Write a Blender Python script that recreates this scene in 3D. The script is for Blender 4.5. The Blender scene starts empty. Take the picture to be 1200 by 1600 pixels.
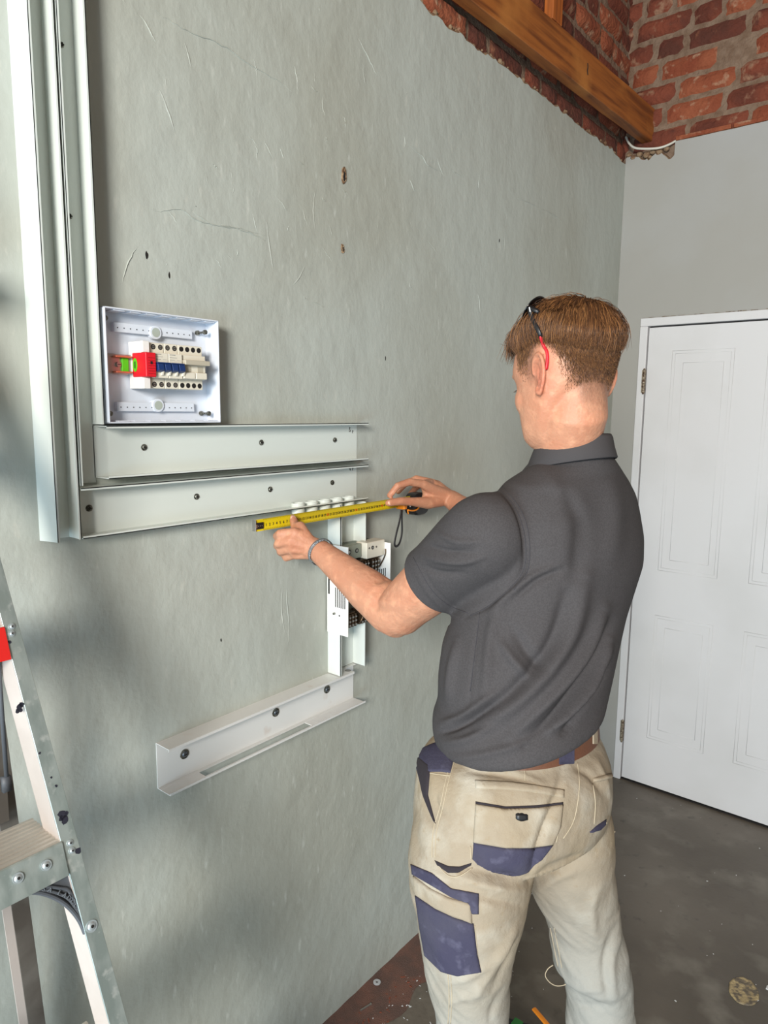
import bpy, bmesh, math, random
import numpy as np
from mathutils import Vector, Matrix
from mathutils.bvhtree import BVHTree
from mathutils import noise as mnoise

SC = bpy.context.scene
COL = SC.collection
random.seed(7)
V = Vector

# ------------------------------------------------------------ camera
FPX = 1097.97
YAW, PITCH, ROLL = 0.680512, -0.143598, 0.010105
CAM = np.array([1.1909, 0.0, 1.67])
fw = np.array([-math.sin(YAW)*math.cos(PITCH), math.cos(YAW)*math.cos(PITCH), math.sin(PITCH)])
_r0 = np.array([math.cos(YAW), math.sin(YAW), 0.0]); _u0 = np.cross(_r0, fw)
rt = _r0*math.cos(ROLL) + _u0*math.sin(ROLL); up = np.cross(rt, fw)
cd = bpy.data.cameras.new('camera'); cam = bpy.data.objects.new('camera', cd); COL.objects.link(cam)
cd.sensor_fit = 'AUTO'; cd.sensor_width = 36; cd.lens = FPX/1600*36; cd.clip_start = 0.02
M = Matrix.Identity(4)
for i in range(3):
    M[i][0] = rt[i]; M[i][1] = up[i]; M[i][2] = -fw[i]; M[i][3] = CAM[i]
cam.matrix_world = M
SC.camera = cam

# ------------------------------------------------------------ light
SC.view_settings.view_transform = 'Standard'; SC.view_settings.look = 'None'
SC.view_settings.gamma = 1.0; SC.view_settings.use_curve_mapping = False
SC.view_settings.exposure = 0.64
w = bpy.data.worlds.new('sky'); SC.world = w; w.use_nodes = True
w.node_tree.nodes['Background'].inputs[0].default_value = (0.80, 0.90, 1.0, 1)
w.node_tree.nodes['Background'].inputs[1].default_value = 0.42
def area(name, loc, target, sx, sy, power, color):
    ld = bpy.data.lights.new(name, 'AREA'); ld.shape = 'RECTANGLE'; ld.size = sx; ld.size_y = sy
    ld.energy = power; ld.color = color
    o = bpy.data.objects.new(name, ld); COL.objects.link(o); o.location = loc
    o.rotation_euler = (V(target)-V(loc)).to_track_quat('-Z', 'Y').to_euler()
    return o
area('window_light', (2.3, -2.6, 2.5), (0.2, 1.4, 1.5), .9, .9, 150, (1.0, 0.95, 0.87))
area('doorway_light', (1.5, -2.6, .6), (0.2, 1.2, 0.4), 2.8, 1.1, 72, (0.60, 0.83, 1.0))
SC.cycles.max_bounces = 8; SC.cycles.diffuse_bounces = 5; SC.cycles.glossy_bounces = 3
SC.cycles.use_denoising = True

# ------------------------------------------------------------ helpers
def ray(u, v): return (u-600)*rt - (v-800)*up + FPX*fw
def onx(u, v, x=0.0):
    d = ray(u, v); return CAM + d*((x-CAM[0])/d[0])
def ony(u, v, y):
    d = ray(u, v); return CAM + d*((y-CAM[1])/d[1])
def onz(u, v, z=0.0):
    d = ray(u, v); return CAM + d*((z-CAM[2])/d[2])
def dep(u, v, D): return CAM + ray(u, v)/FPX*D
def projn(P):
    d = np.asarray(P) - CAM; w_ = d @ fw
    return 600+FPX*(d @ rt)/w_, 800-FPX*(d @ up)/w_

def srgb(r, g, b):
    f = lambda c: (c/255/12.92) if c/255 <= .04045 else ((c/255+.055)/1.055)**2.4
    return (f(r), f(g), f(b), 1)

def mat(name, col, rough=.6, metal=0, bump=None, var=None, spec=.5, extra=None, sss=0):
    """bump=(scale,strength,detail)  var=(scale,col2,lo,hi) a second colour of the thing itself in noise patches"""
    m = bpy.data.materials.new(name); m.use_nodes = True; nt = m.node_tree; b = nt.nodes['Principled BSDF']
    b.inputs['Base Color'].default_value = col; b.inputs['Roughness'].default_value = rough
    b.inputs['Metallic'].default_value = metal; b.inputs['Specular IOR Level'].default_value = spec
    if sss:
        b.inputs['Subsurface Weight'].default_value = sss; b.inputs['Subsurface Scale'].default_value = .01
        b.inputs['Subsurface Radius'].default_value = (1, .35, .2)
    tc = nt.nodes.new('ShaderNodeTexCoord')
    last = None
    for vv in ([var] if var and not isinstance(var, list) else (var or [])):
        n = nt.nodes.new('ShaderNodeTexNoise'); n.inputs['Scale'].default_value = vv[0]; n.inputs['Detail'].default_value = 6
        nt.links.new(tc.outputs['Object'], n.inputs['Vector'])
        if len(vv) > 4:
            mp = nt.nodes.new('ShaderNodeMapping'); mp.inputs['Scale'].default_value = vv[4]
            nt.links.new(tc.outputs['Object'], mp.inputs['Vector']); nt.links.new(mp.outputs[0], n.inputs['Vector'])
        r = nt.nodes.new('ShaderNodeMapRange'); r.inputs[1].default_value = vv[2]; r.inputs[2].default_value = vv[3]
        nt.links.new(n.outputs['Fac'], r.inputs[0])
        mx = nt.nodes.new('ShaderNodeMix'); mx.data_type = 'RGBA'
        if last is None: mx.inputs[6].default_value = col
        else: nt.links.new(last, mx.inputs[6])
        mx.inputs[7].default_value = vv[1]
        nt.links.new(r.outputs[0], mx.inputs[0]); last = mx.outputs[2]
    if last is not None: nt.links.new(last, b.inputs['Base Color'])
    if bump:
        prev = None
        for bb in (bump if isinstance(bump, list) else [bump]):
            n = nt.nodes.new('ShaderNodeTexNoise'); n.inputs['Scale'].default_value = bb[0]; n.inputs['Detail'].default_value = bb[2]
            if len(bb) > 3:
                mp = nt.nodes.new('ShaderNodeMapping'); mp.inputs['Scale'].default_value = bb[3]
                nt.links.new(tc.outputs['Object'], mp.inputs['Vector']); nt.links.new(mp.outputs[0], n.inputs['Vector'])
            else: nt.links.new(tc.outputs['Object'], n.inputs['Vector'])
            bp = nt.nodes.new('ShaderNodeBump'); bp.inputs['Strength'].default_value = bb[1]; bp.inputs['Distance'].default_value = .01
            nt.links.new(n.outputs['Fac'], bp.inputs['Height'])
            if prev: nt.links.new(prev.outputs[0], bp.inputs['Normal'])
            prev = bp
        nt.links.new(prev.outputs[0], b.inputs['Normal'])
    m['last'] = 0
    return m

class MB:
    def __init__(s): s.v = []; s.f = []; s.mi = []
    def add(s, vs, fs, mi=0):
        o = len(s.v); s.v += [tuple(map(float, q)) for q in vs]; s.f += [tuple(o+i for i in f) for f in fs]; s.mi += [mi]*len(fs)
    def box(s, lo, hi, mi=0, R=None, org=None):
        x0, y0, z0 = lo; x1, y1, z1 = hi
        vs = [(x0,y0,z0),(x1,y0,z0),(x1,y1,z0),(x0,y1,z0),(x0,y0,z1),(x1,y0,z1),(x1,y1,z1),(x0,y1,z1)]
        if R is not None: vs = [tuple((R @ V(q)) + V(org)) for q in vs]
        s.add(vs, [(0,3,2,1),(4,5,6,7),(0,1,5,4),(1,2,6,5),(2,3,7,6),(3,0,4,7)], mi)
    def hexa(s, a, b, mi=0):
        """prism between two equal polygons"""
        n = len(a); s.add(list(a)+list(b), [tuple(range(n))[::-1], tuple(range(n, 2*n))]+[(i,(i+1)%n,n+(i+1)%n,n+i) for i in range(n)], mi)
    def loft(s, rings, cap=True, closed=True, mi=0):
        n = len(rings[0]); vs = [q for r in rings for q in r]; fs = []
        for k in range(len(rings)-1):
            for i in range(n if closed else n-1):
                j = (i+1) % n; fs.append((k*n+i, k*n+j, (k+1)*n+j, (k+1)*n+i))
        if cap and closed: fs += [tuple(range(n))[::-1], tuple(range((len(rings)-1)*n, len(rings)*n))]
        s.add(vs, fs, mi)
    def tube(s, pts, rad, seg=12, cap=True, mi=0, closed=False, round_=False):
        pts = [V(tuple(map(float, p))) for p in pts]; n = len(pts)
        if not hasattr(rad, '__len__'): rad = [rad]*n
        rad = list(rad)
        if round_:
            t0 = (pts[0]-pts[1]).normalized(); t1 = (pts[-1]-pts[-2]).normalized(); r0, r1 = rad[0], rad[-1]
            m0_, m1_ = max(r0) if hasattr(r0, '__len__') else r0, max(r1) if hasattr(r1, '__len__') else r1
            pts = [pts[0]+t0*m0_*.95, pts[0]+t0*m0_*.6]+pts+[pts[-1]+t1*m1_*.6, pts[-1]+t1*m1_*.95]
            k_ = lambda r, q: tuple(x*q for x in r) if hasattr(r, '__len__') else r*q
            rad = [k_(r0, .3), k_(r0, .78)]+rad+[k_(r1, .78), k_(r1, .3)]; n = len(pts)
        rings = []; prev = None
        for i, p in enumerate(pts):
            if closed: t = pts[(i+1) % n]-pts[i-1]
            else: t = pts[min(i+1, n-1)]-pts[max(i-1, 0)]
            t.normalize()
            if prev is None:
                a = V((0,0,1)) if abs(t.z) < .9 else V((1,0,0)); nrm = (a-t*a.dot(t)).normalized()
            else: nrm = (prev-t*prev.dot(t)).normalized()
            prev = nrm; bn = t.cross(nrm)
            rr = rad[i]; ra, rb = (rr if hasattr(rr, '__len__') else (rr, rr))
            rings.append([p+nrm*math.cos(6.28318530718*k/seg)*ra+bn*math.sin(6.28318530718*k/seg)*rb for k in range(seg)])
        if closed: rings.append(rings[0])
        s.loft(rings, cap=cap and not closed, mi=mi)
    def ball(s, c, r, seg=16, R=None, mi=0):
        if not hasattr(r, '__len__'): r = (r, r, r)
        rings = []
        for k in range(seg//2+1):
            th = max(1e-2, min(math.pi-1e-2, math.pi*k/(seg//2)))
            ring = []
            for i in range(seg):
                ph = 2*math.pi*i/seg; q = V((r[0]*math.sin(th)*math.cos(ph), r[1]*math.sin(th)*math.sin(ph), r[2]*math.cos(th)))
                if R is not None: q = R @ q
                ring.append(q+V(tuple(map(float, c))))
            rings.append(ring)
        s.loft(rings, mi=mi)
    def cyl(s, a, b, r, seg=20, mi=0, r2=None):
        s.tube([a, b], [r, r if r2 is None else r2], seg, mi=mi)
    def build(s, name, mats, parent=None, smooth=False, bevel=0, segs=2, fix=True, auto=None):
        me = bpy.data.meshes.new(name); me.from_pydata(s.v, [], s.f); me.update()
        if fix:
            bm = bmesh.new(); bm.from_mesh(me); bmesh.ops.recalc_face_normals(bm, faces=bm.faces); bm.to_mesh(me); bm.free()
        if not isinstance(mats, (list, tuple)): mats = [mats]
        for m in mats: me.materials.append(m)
        if len(mats) > 1: me.polygons.foreach_set('material_index', s.mi)
        if smooth or auto: me.polygons.foreach_set('use_smooth', [True]*len(me.polygons))
        if auto: me.set_sharp_from_angle(angle=math.radians(auto))
        o = bpy.data.objects.new(name, me); COL.objects.link(o)
        if bevel:
            bv = o.modifiers.new('bevel', 'BEVEL'); bv.width = bevel; bv.segments = segs; bv.limit_method = 'ANGLE'; bv.angle_limit = math.radians(35)
            me.polygons.foreach_set('use_smooth', [True]*len(me.polygons)); bv.harden_normals = True
        if parent is not None: put(o, parent)
        return o
def put(o, parent):
    o.parent = parent
    q = parent; off = V((0,0,0))
    while q is not None: off += q.location; q = q.parent
    # parents carry only a translation, so the child's world placement is kept
    o.location = V(o.location) - off
def tag(o, label=None, cat=None, group=None, kind=None):
    if label: o['label'] = label
    if cat: o['category'] = cat
    if group: o['group'] = group
    if kind: o['kind'] = kind
    return o
def thing(name, loc, label, cat, group=None):
    o = bpy.data.objects.new(name, None); o.empty_display_size = .05; COL.objects.link(o)
    o.location = tuple(map(float, loc)); tag(o, label, cat, group); return o
def text_mesh(name, body, size, origin, xdir, ydir, m, parent, depth=.0004, align='LEFT'):
    cu = bpy.data.curves.new(name, 'FONT'); cu.body = body; cu.size = size; cu.extrude = depth; cu.align_x = align; cu.resolution_u = 2
    tmp = bpy.data.objects.new(name+'_t', cu); COL.objects.link(tmp)
    dg = bpy.context.evaluated_depsgraph_get(); dg.update()
    me = bpy.data.meshes.new_from_object(tmp.evaluated_get(dg)); bpy.data.objects.remove(tmp)
    x = V(xdir).normalized(); y = V(ydir).normalized(); z = x.cross(y)
    T = Matrix(((x.x,y.x,z.x,origin[0]),(x.y,y.y,z.y,origin[1]),(x.z,y.z,z.z,origin[2]),(0,0,0,1)))
    me.transform(T); me.materials.clear(); me.materials.append(m)
    o = bpy.data.objects.new(name, me); COL.objects.link(o)
    if parent is not None: put(o, parent)
    return o

# ------------------------------------------------------------ materials
M_wall = mat('plaster_green_grey', srgb(178,183,176), .5, bump=[(2.2,.6,3),(6,.65,6),(22,.22,5,(1,1,.8)),(90,.05,4,(1,1,.4))], spec=.45,
             var=[(1.3, srgb(168,170,160), .42, .62), (60, srgb(186,189,181), .62, .72, (1,1,.3))])
M_back = mat('plaster_light_grey', srgb(164,164,162), .6, bump=[(3,.2,3),(12,.12,4)], var=(1.5, srgb(158,156,150), .4, .6))
M_broken = mat('broken_plaster', srgb(150,125,98), .95, bump=(120,.8,5), var=(60, srgb(120,88,64), .45, .6))
M_mortar = mat('mortar', srgb(132,110,92), .95, bump=(70,1.0,6), var=(25, srgb(112,88,70), .4, .65))
M_brick = mat('red_brick', srgb(124,62,42), .9, bump=(60,1,6), var=[(8, srgb(94,46,32), .4, .6), (22, srgb(150,112,88), .56, .68), (14, srgb(84,46,36), .6, .75)])
M_brick2 = mat('orange_brick', srgb(146,80,52), .9, bump=(60,1,6), var=[(10, srgb(128,62,38), .4, .62), (26, srgb(166,128,102), .58, .7)])
M_brick3 = mat('dark_brick', srgb(98,48,34), .9, bump=(60,.9,6), var=[(12, srgb(84,44,32), .4, .6), (30, srgb(136,86,62), .6, .75)])
M_timber = mat('pine_beam', srgb(158,92,38), .6, bump=(40,.25,4,(1,.06,1)), var=[(26, srgb(112,60,24), .42, .66, (2.2,.10,2.2)), (5, srgb(176,112,52), .5, .7)])
M_timber2 = mat('pine_stud', srgb(176,96,38), .55, var=[(30, srgb(130,68,28), .42, .66, (2,2,.1))])
M_floor = mat('concrete_floor', srgb(108,100,90), .42, bump=[(5,.12,3),(70,.12,5)], spec=.5,
              var=[(1.6, srgb(84,76,66), .40, .62), (7, srgb(120,114,104), .52, .72), (24, srgb(84,78,70), .60, .75)])
M_dust = mat('red_brick_dust', srgb(116,82,70), .95, bump=(500,.5,3), var=(14, srgb(96,74,66), .4, .6))
M_doorw = mat('white_door_paint', srgb(214,213,214), .35, bump=(30,.03,3), var=(3, srgb(207,206,206), .45, .7))
M_dark = mat('dark_gap', srgb(24,20,18), .9)
M_rust = mat('hinge_rust', srgb(150,138,120), .5, .4, bump=(90,.3,4), var=(120, srgb(74,48,30), .5, .6))
M_trunk = mat('white_powder_coat', srgb(212,218,213), .32, bump=(60,.015,2), spec=.5)
M_dirty = mat('dusty_powder_coat', srgb(218,218,216), .45, var=(9, srgb(182,150,126), .62, .78))
M_galv = mat('screw_steel', srgb(140,140,132), .4, .7, var=(200, srgb(70,70,60), .45, .6))
M_wash = mat('dark_washer', srgb(92,98,104), .35, .7)
M_hole2 = mat('hole_to_wall', srgb(168,176,166), .7)
M_abs = mat('white_abs', srgb(216,222,232), .35)
M_beige = mat('breaker_body', srgb(222,216,200), .45)
M_beige2 = mat('busbar_shroud', srgb(184,176,158), .5)
M_white = mat('white_module', srgb(232,230,226), .4)
M_red = mat('red_module', srgb(214,24,40), .4)
M_redd = mat('red_print', srgb(150,14,26), .5)
M_green = mat('green_sticker', srgb(90,190,30), .5)
M_orange = mat('copper_terminal', srgb(206,110,80), .4, .3)
M_blue = mat('blue_toggle', srgb(28,54,104), .35)
M_black = mat('black_plastic', srgb(26,26,28), .4)
M_print = mat('grey_print', srgb(130,130,128), .7)
M_ink = mat('black_ink', srgb(30,28,30), .6)
M_metal = mat('bare_metal', srgb(176,174,168), .3, .9)
M_yellow = mat('tape_blade_yellow', srgb(226,200,20), .3)
M_oran = mat('orange_plastic', srgb(236,140,30), .4)
M_alu = mat('scuffed_aluminium', srgb(186,196,192), .38, .65, bump=(30,.08,5,(1,1,.2)), var=[(14, srgb(160,172,168), .4, .6, (3,3,1)), (55, srgb(206,212,208), .6, .7, (3,1,.4))])
M_aluw = mat('dull_white_aluminium', srgb(200,190,184), .5, .15, var=(8, srgb(186,175,168), .45, .65))
M_alut = mat('ribbed_tread_aluminium', srgb(204,200,192), .4, .5, var=(6, srgb(184,178,168), .5, .7))
M_alud = mat('dull_dark_aluminium', srgb(140,136,130), .5, .6, var=(9, srgb(110,104,98), .4, .6))
M_rubber = mat('ribbed_grey_plastic', srgb(74,78,84), .55)
M_redst = mat('red_sticker', srgb(206,34,30), .4)
M_smear = mat('dark_paint_smear', srgb(36,36,48), .6)
M_cable = mat('white_cable', srgb(204,200,188), .4)

# ------------------------------------------------------------ setting
YB = 3.057; ZT = 2.722; XR = 4.6; YF = -3.2; ZC = 3.9
def struct(mb, name, m, **k):
    o = mb.build(name, m, **k); o['kind'] = 'structure'; return o
f_ = MB(); f_.box((-.2, YF, -.15), (XR, YB+.2, 0)); struct(f_, 'floor', M_floor)
# red brick dust lying along the foot of the left wall
def fbm(x, y, z=0): return mnoise.fractal(V((x, y, z)), 1.0, 2.0, 5)
# left wall: brick core, plaster skin with a broken top edge
L = MB(); L.box((-.24, YF, 0), (-.022, YB+.2, ZC)); core = struct(L, 'wall_left', M_mortar)
def ragged_slab(fn, t, n, top, bot, thick):
    """plaster skin: fn(t)->(base xy), top(t) height, thick = offset vector into the wall"""
    pass
def left_top(y): return ZT + .010*fbm(y*6, 3.1) + .012*fbm(y*22, 9.2) - .012*math.exp(-((y-YB)/.1)**2)
N = 420; ys = [YF+(YB-YF)*i/N for i in range(N+1)]
pl = MB(); vs = []
for y in ys:
    zt = left_top(y); zt2 = zt + .006 + .010*fbm(y*30, 5.5)
    vs += [(0, y, 0), (0, y, zt-.006), (-.004, y, zt), (-.024, y, zt2)]
fs = []
for i in range(N):
    a = i*4; b = a+4
    fs += [(a, b, b+1, a+1), (a+1, b+1, b+2, a+2), (a+2, b+2, b+3, a+3)]
pl.add(vs, fs); pl.mi = [0 if i % 3 == 0 else 1 for i in range(len(fs))]
skin = pl.build('plaster_skin', [M_wall, M_broken], core)
tag(skin, 'painted green-grey plaster below the exposed bricks')

def bricks(parent, name, place, rows, mats, seed, z0):
    """real bricks standing 10-20 mm proud of the mortar; place(s, z, d) -> world point"""
    rnd = random.Random(seed); mb = MB()
    for r in range(rows[0], rows[1]):
        z = z0 + r*.0855; s = -.12 - rnd.random()*.2
        while s < rows[2]:
            Lb = .212 if rnd.random() < .62 else .104
            proud = .006+rnd.random()*.014
            if rnd.random() > .04:
                nx, nz = 9 if Lb > .2 else 5, 4; grid = []
                off = rnd.random()*50
                for k in range(nz+1):
                    for i in range(nx+1):
                        a, b = i/nx, k/nz
                        e = min(a*Lb, (1-a)*Lb, b*.072, (1-b)*.072)
                        dd = proud*(1-math.exp(-e/.006)) - .002 + .004*fbm(off+a*6, b*3)
                        if e < 1e-6: dd = -.004
                        jx = .007*fbm(off+9+a*4, b*5); jz = .007*fbm(off+a*5, 4+b*5)
                        grid.append(place(s+a*Lb+jx, z+b*.072+jz, dd))
                fs = [(k*(nx+1)+i, k*(nx+1)+i+1, (k+1)*(nx+1)+i+1, (k+1)*(nx+1)+i) for k in range(nz) for i in range(nx)]
                mb.add(grid, fs, rnd.choice(mats))
            s += Lb + .010 + rnd.random()*.006
    o = mb.build(name, [M_brick, M_brick2, M_brick3], parent, smooth=True, fix=False); return o
bl = bricks(core, 'brickwork', lambda s, z, d: (-.020+d, YB-.005-s, z), (0, 13, 6.0), [0,0,1,2,2], 3, 2.715)
for p in bl.data.polygons: p.flip()
# back wall with the door opening
DX0, DX1, DZ = .1395, .965, 2.030
B = MB()
for lo, hi in (((-.2, YB+.022, 0), (DX0, YB+.24, ZC)), ((DX1, YB+.022, 0), (XR, YB+.24, ZC)), ((DX0, YB+.022, DZ), (DX1, YB+.24, ZC))): B.box(lo, hi)
back = struct(B, 'wall_back', M_mortar)
def back_top(x):
    if x < .198: return 2.722 + .012*math.sin(x*60) + .012*fbm(x*30, 1.7) - (.012 if x > .09 else 0)
    return 2.752 + .003*fbm(x*8, 7)
pb = MB(); vs = []; N = 260; xs = sorted(set([0+XR*(i/N)**1.6 for i in range(N+1)] + [.1975, .1985, DX0-1e-5, DX0, DX1, DX1+1e-5]))
fs = []; mi = []
for x in xs:
    zt = back_top(x); zb = DZ if DX0 <= x <= DX1 else 0
    vs += [(x, YB, zb), (x, YB, zt-.004), (x, YB+.004, zt), (x, YB+.024, zt+.006*(1 if x < .198 else .2))]
for i in range(len(xs)-1):
    a = i*4; b = a+4; xm = (xs[i]+xs[i+1])/2
    if xs[i] < DX0 <= xs[i+1] or xs[i] < DX1 <= xs[i+1]: pass
    fs += [(a, b, b+1, a+1), (a+1, b+1, b+2, a+2), (a+2, b+2, b+3, a+3)]
pb.add(vs, fs); pb.mi = [0 if i % 3 == 0 else 1 for i in range(len(fs))]
sk = pb.build('plaster_skin', [M_back, M_broken], back); tag(sk, 'painted light grey plaster around the white door')
# correct the skin at the opening's sides: full height strips beside it
bricks(back, 'brickwork', lambda s, z, d: (s, YB+.020-d, z), (0, 13, 4.6), [0,0,0,1,1,2], 12, 2.742)
sl = MB()   # thin row of split bricks lying on the plaster's top edge
x = .20
while x < 1.6:
    ln = random.uniform(.16, .3); sl.box((x, YB-.004, 2.750), (x+ln, YB+.03, 2.768+random.uniform(-.002, .004))); x += ln+.008
sl.build('brick_ledge', M_brick2, back, bevel=.003)
cr = MB()
for x, z, r in ((.03,2.722,.012),(.055,2.730,.014),(.085,2.722,.016),(.11,2.728,.013),(.135,2.722,.015),(.165,2.728,.012),(.012,2.735,.012),(.10,2.71,.009)):
    cr.ball((x, YB+.004, z), (r, .012, r*.8), 10)
for i in range(60):
    y = random.uniform(1.2, YB-.02); cr.ball((-.008, y, left_top(y)+random.uniform(-.002, .008)), random.uniform(.003, .008), 8)
co = cr.build('crumbled_mortar', M_broken, back, smooth=True); tag(co, kind='stuff')
rw = MB(); rw.box((XR, YF, 0), (XR+.2, YB+.2, ZC)); struct(rw, 'wall_right', M_back)
ce = MB(); ce.box((-.2, YF, ZC), (XR+.2, YB+.2, ZC+.05)); struct(ce, 'ceiling', mat('roof_sheet', srgb(120,100,84), .8))

# roof timber running beside the left wall, just above the plaster
def prism_dir(a, b, w_, h_):
    pass
bmx = MB()
a0 = V((.060, YB+.03, 2.772)); b0 = V((-.010, 1.20, 2.772)); tdir = (b0-a0); 
tdir.normalize(); b0 = a0+tdir*4.2
side = V((0,0,1)).cross(tdir); side = -side if side.x < 0 else side
n = 60; rings = []
for i in range(n+1):
    p = a0 + (b0-a0)*(i/n); wv = .0015*fbm(i*.4, 2)
    ring = []
    for (sx, sz) in ((0,0),(.042,0),(.042,.128),(0,.128)):
        ring.append(p + side*(sx+wv) + V((0,0,sz+wv)))
    rings.append(ring)
bmx.loft(rings)
beam = bmx.build('roof_beam', M_timber, bevel=.003)
tag(beam, 'brown pine roof beam running above the green-grey wall into the corner', 'beam')
kn = MB(); P0 = a0+tdir*.62+side*.0425+V((0,0,.05))
kn.tube([P0+V((0,0,.0)), P0+V((.0004,-.006,.012)), P0+V((0,-.002,.024)), P0+V((0,-.006,.036))], .0018, 6)
kn.build('crack', M_dark, beam)
sp_ = ony  # upright stud on the beam
st = MB(); yst = None
ptop = onx(872, 40, .075); 
st.box((ptop[0]-.034, ptop[1]-.033, 2.90), (ptop[0]-.002, ptop[1]+.033, ZC-.01))
stud = st.build('roof_stud', M_timber2, bevel=.002); tag(stud, 'orange-brown upright pine post rising from the roof beam', 'post')
cb = MB(); pts = [ony(978,214,YB-.02), ony(983,224,YB-.03), ony(992,231,YB-.035), ony(1010,232.5,YB-.03), ony(1030,231,YB-.02), ony(1045,226,YB-.008), ony(1056,220,YB+.004)]
def smooth_pts(P, n=6, closed=False):
    P = [np.array(tuple(p), float) for p in P]; out = []
    m_ = len(P)
    for i in range(m_ if closed else m_-1):
        p0 = P[(i-1) % m_] if (closed or i > 0) else P[0]; p1 = P[i]; p2 = P[(i+1) % m_]
        p3 = P[(i+2) % m_] if (closed or i+2 < m_) else P[-1]
        for k in range(n):
            t = k/n; out.append(.5*((2*p1)+(-p0+p2)*t+(2*p0-5*p1+4*p2-p3)*t*t+(-p0+3*p1-3*p2+p3)*t**3))
    if not closed: out.append(P[-1])
    return out
cb.tube(smooth_pts(pts), .0045, 10); c_ = cb.build('loose_cable', M_cable, smooth=True); tag(c_, 'white cable hanging under the beam end in the brick corner', 'cable')

# the door
fr = MB()
fr.box((.107, YB-.014, 0), (DX0-.0, YB+.05, 2.030)); fr.box((.107, YB-.014, 2.030), (DX1+.033, YB+.05, 2.064)); fr.box((DX1, YB-.014, 0), (DX1+.033, YB+.05, 2.030))
frame = struct(fr, 'trim_1', M_doorw, bevel=.003); frame['label'] = 'white painted door frame on the grey back wall'
gp = MB(); gp.box((DX0-.001, YB+.030, 0), (DX1, YB+.06, 2.03)); gp.box((DX0, YB-.002, -.001), (DX1, YB+.05, .006)); 
gap = gp.build('shadow_gap', M_dark, frame)
dr = MB(); dr.box((DX0+.004, YB-.006, .012), (DX1-.004, YB+.032, 2.024))
door = struct(dr, 'door_1', M_doorw, bevel=.002)
pn = MB(); yf = YB-.006
def moulding(x0, x1, z0, z1, r=.0012):
    for (a, b) in (((x0,z0),(x1,z0)),((x1,z0),(x1,z1)),((x1,z1),(x0,z1)),((x0,z1),(x0,z0))):
        pn.tube([(a[0], yf+.0004, a[1]), (b[0], yf+.0004, b[1])], r, 8)
for x0 in (.245, .600):
    for (z0, z1) in ((1.00, 1.925), (.235, .800)):
        moulding(x0, x0+.237, z0, z1); moulding(x0+.012, x0+.225, z0+.012, z1-.012, .0009); moulding(x0+.045, x0+.200, z0+.05, z1-.05)
pn.build('panel_moulding', M_doorw, door, smooth=True)
for z in (1.80, .235):
    hg = MB()
    for k in range(5): hg.cyl((DX0-.001, YB-.020, z-.045+k*.019), (DX0-.001, YB-.020, z-.045+k*.019+.017), .0058 if k % 2 == 0 else .005, 12)
    hg.box((DX0-.012, YB-.0155, z-.045), (DX0+.004, YB-.010, z+.05)); hg.ball((DX0-.001, YB-.02, z-.047), .005, 8); hg.ball((DX0-.001, YB-.02, z+.052), .005, 8)
    hg.build('hinge', M_rust, door, auto=40)
ch = MB()
for i in range(26):
    x = random.uniform(.13, .9); ch.tube([(x, YB-.0142, 2.0645), (x+random.uniform(.004, .02), YB-.0142, 2.065)], random.uniform(.0006, .0016), 5)
ch.build('paint_chip', M_rust, frame)['kind'] = 'stuff'

# plaster scars and cracks on the left wall
def scar(pts, r, side_=1):
    P = smooth_pts([onx(u, v, 0) for u, v in pts], 5); out = []
    rr = []
    for i, p in enumerate(P):
        out.append((-.0004, p[1]+.002*fbm(i*.7, pts[0][0]), p[2]+.003*fbm(i*.9, pts[0][1]))); t = i/(len(P)-1)
        rr.append(((r*.55+r*.5*fbm(i*1.3, 2))*math.sin(math.pi*min(.97, max(.03, t))), r*1.2*math.sin(math.pi*min(.97, max(.03, t)))+.0002))
    return out, [(max(.0003, a), max(.0003, b)) for a, b in rr]
sc_ = MB(); _rn = random.Random(31); _ex = []
for _ in range(70):
    u_ = _rn.gauss(430, 150); v_ = _rn.gauss(300, 190); a_ = _rn.gauss(1.25, .35); l_ = _rn.uniform(8, 34)
    if 170 < u_ < 900 and v_ < 470 and u_ < 520+v_*1.6: _ex.append([(u_, v_), (u_+l_*.5*math.cos(a_)+_rn.uniform(-3, 3), v_+l_*.5*math.sin(a_)), (u_+l_*math.cos(a_), v_+l_*math.sin(a_))])
for pts in (*_ex,[(228,8),(262,30),(300,52),(345,70),(395,104),(440,130),(462,150)],[(218,22),(232,45),(244,68)],[(285,55),(294,85),(300,110)],[(492,113),(493,133)],
            [(229,324),(250,330),(282,327),(305,343),(340,352),(370,356),(398,364),(430,372)],[(345,350),(385,362),(415,376)],[(300,330),(330,350),(372,358)],
            [(497,282),(490,320),(493,370)],[(515,350),(520,372)],[(415,330),(420,375),(430,440)],[(480,405),(470,430),(455,450)],
            [(637,226),(660,245),(668,258),(690,268)],[(808,310),(830,318),(842,326)],[(842,326),(865,335),(880,350)],[(640,280),(648,300)],[(793,320),(786,420)],
            [(215,385),(205,400),(195,425),(190,445)],[(560,60),(575,90),(590,120)],[(566,95),(572,140)],[(240,120),(262,170),(275,215)],
            [(450,880),(448,930),(452,985),(446,1030)],[(444,900),(440,950),(447,1000)]):
    P, rr = scar(pts, .0011 if pts in _ex else .0018); sc_.tube(P, rr, 8)
scr = sc_.build('plaster_scar', M_wall, core, smooth=True)
pit = MB()
def blob(u, v, sy, sz, seed):
    c = onx(u, v, 0); n = 14; ring = []
    for k in range(n):
        a = 2*math.pi*k/n; q = 1+.35*fbm(math.cos(a)+seed, math.sin(a))
        ring.append((0, c[1]+sy*q*math.cos(a), c[2]+sz*q*math.sin(a)))
    return c, ring
pits = ((229,399,.003,.007,1),(264,430,.0018,.006,2),(780,376,.0025,.006,4),(602,560,.0015,.006,6),(345,1000,.0015,.004,8))
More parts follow.
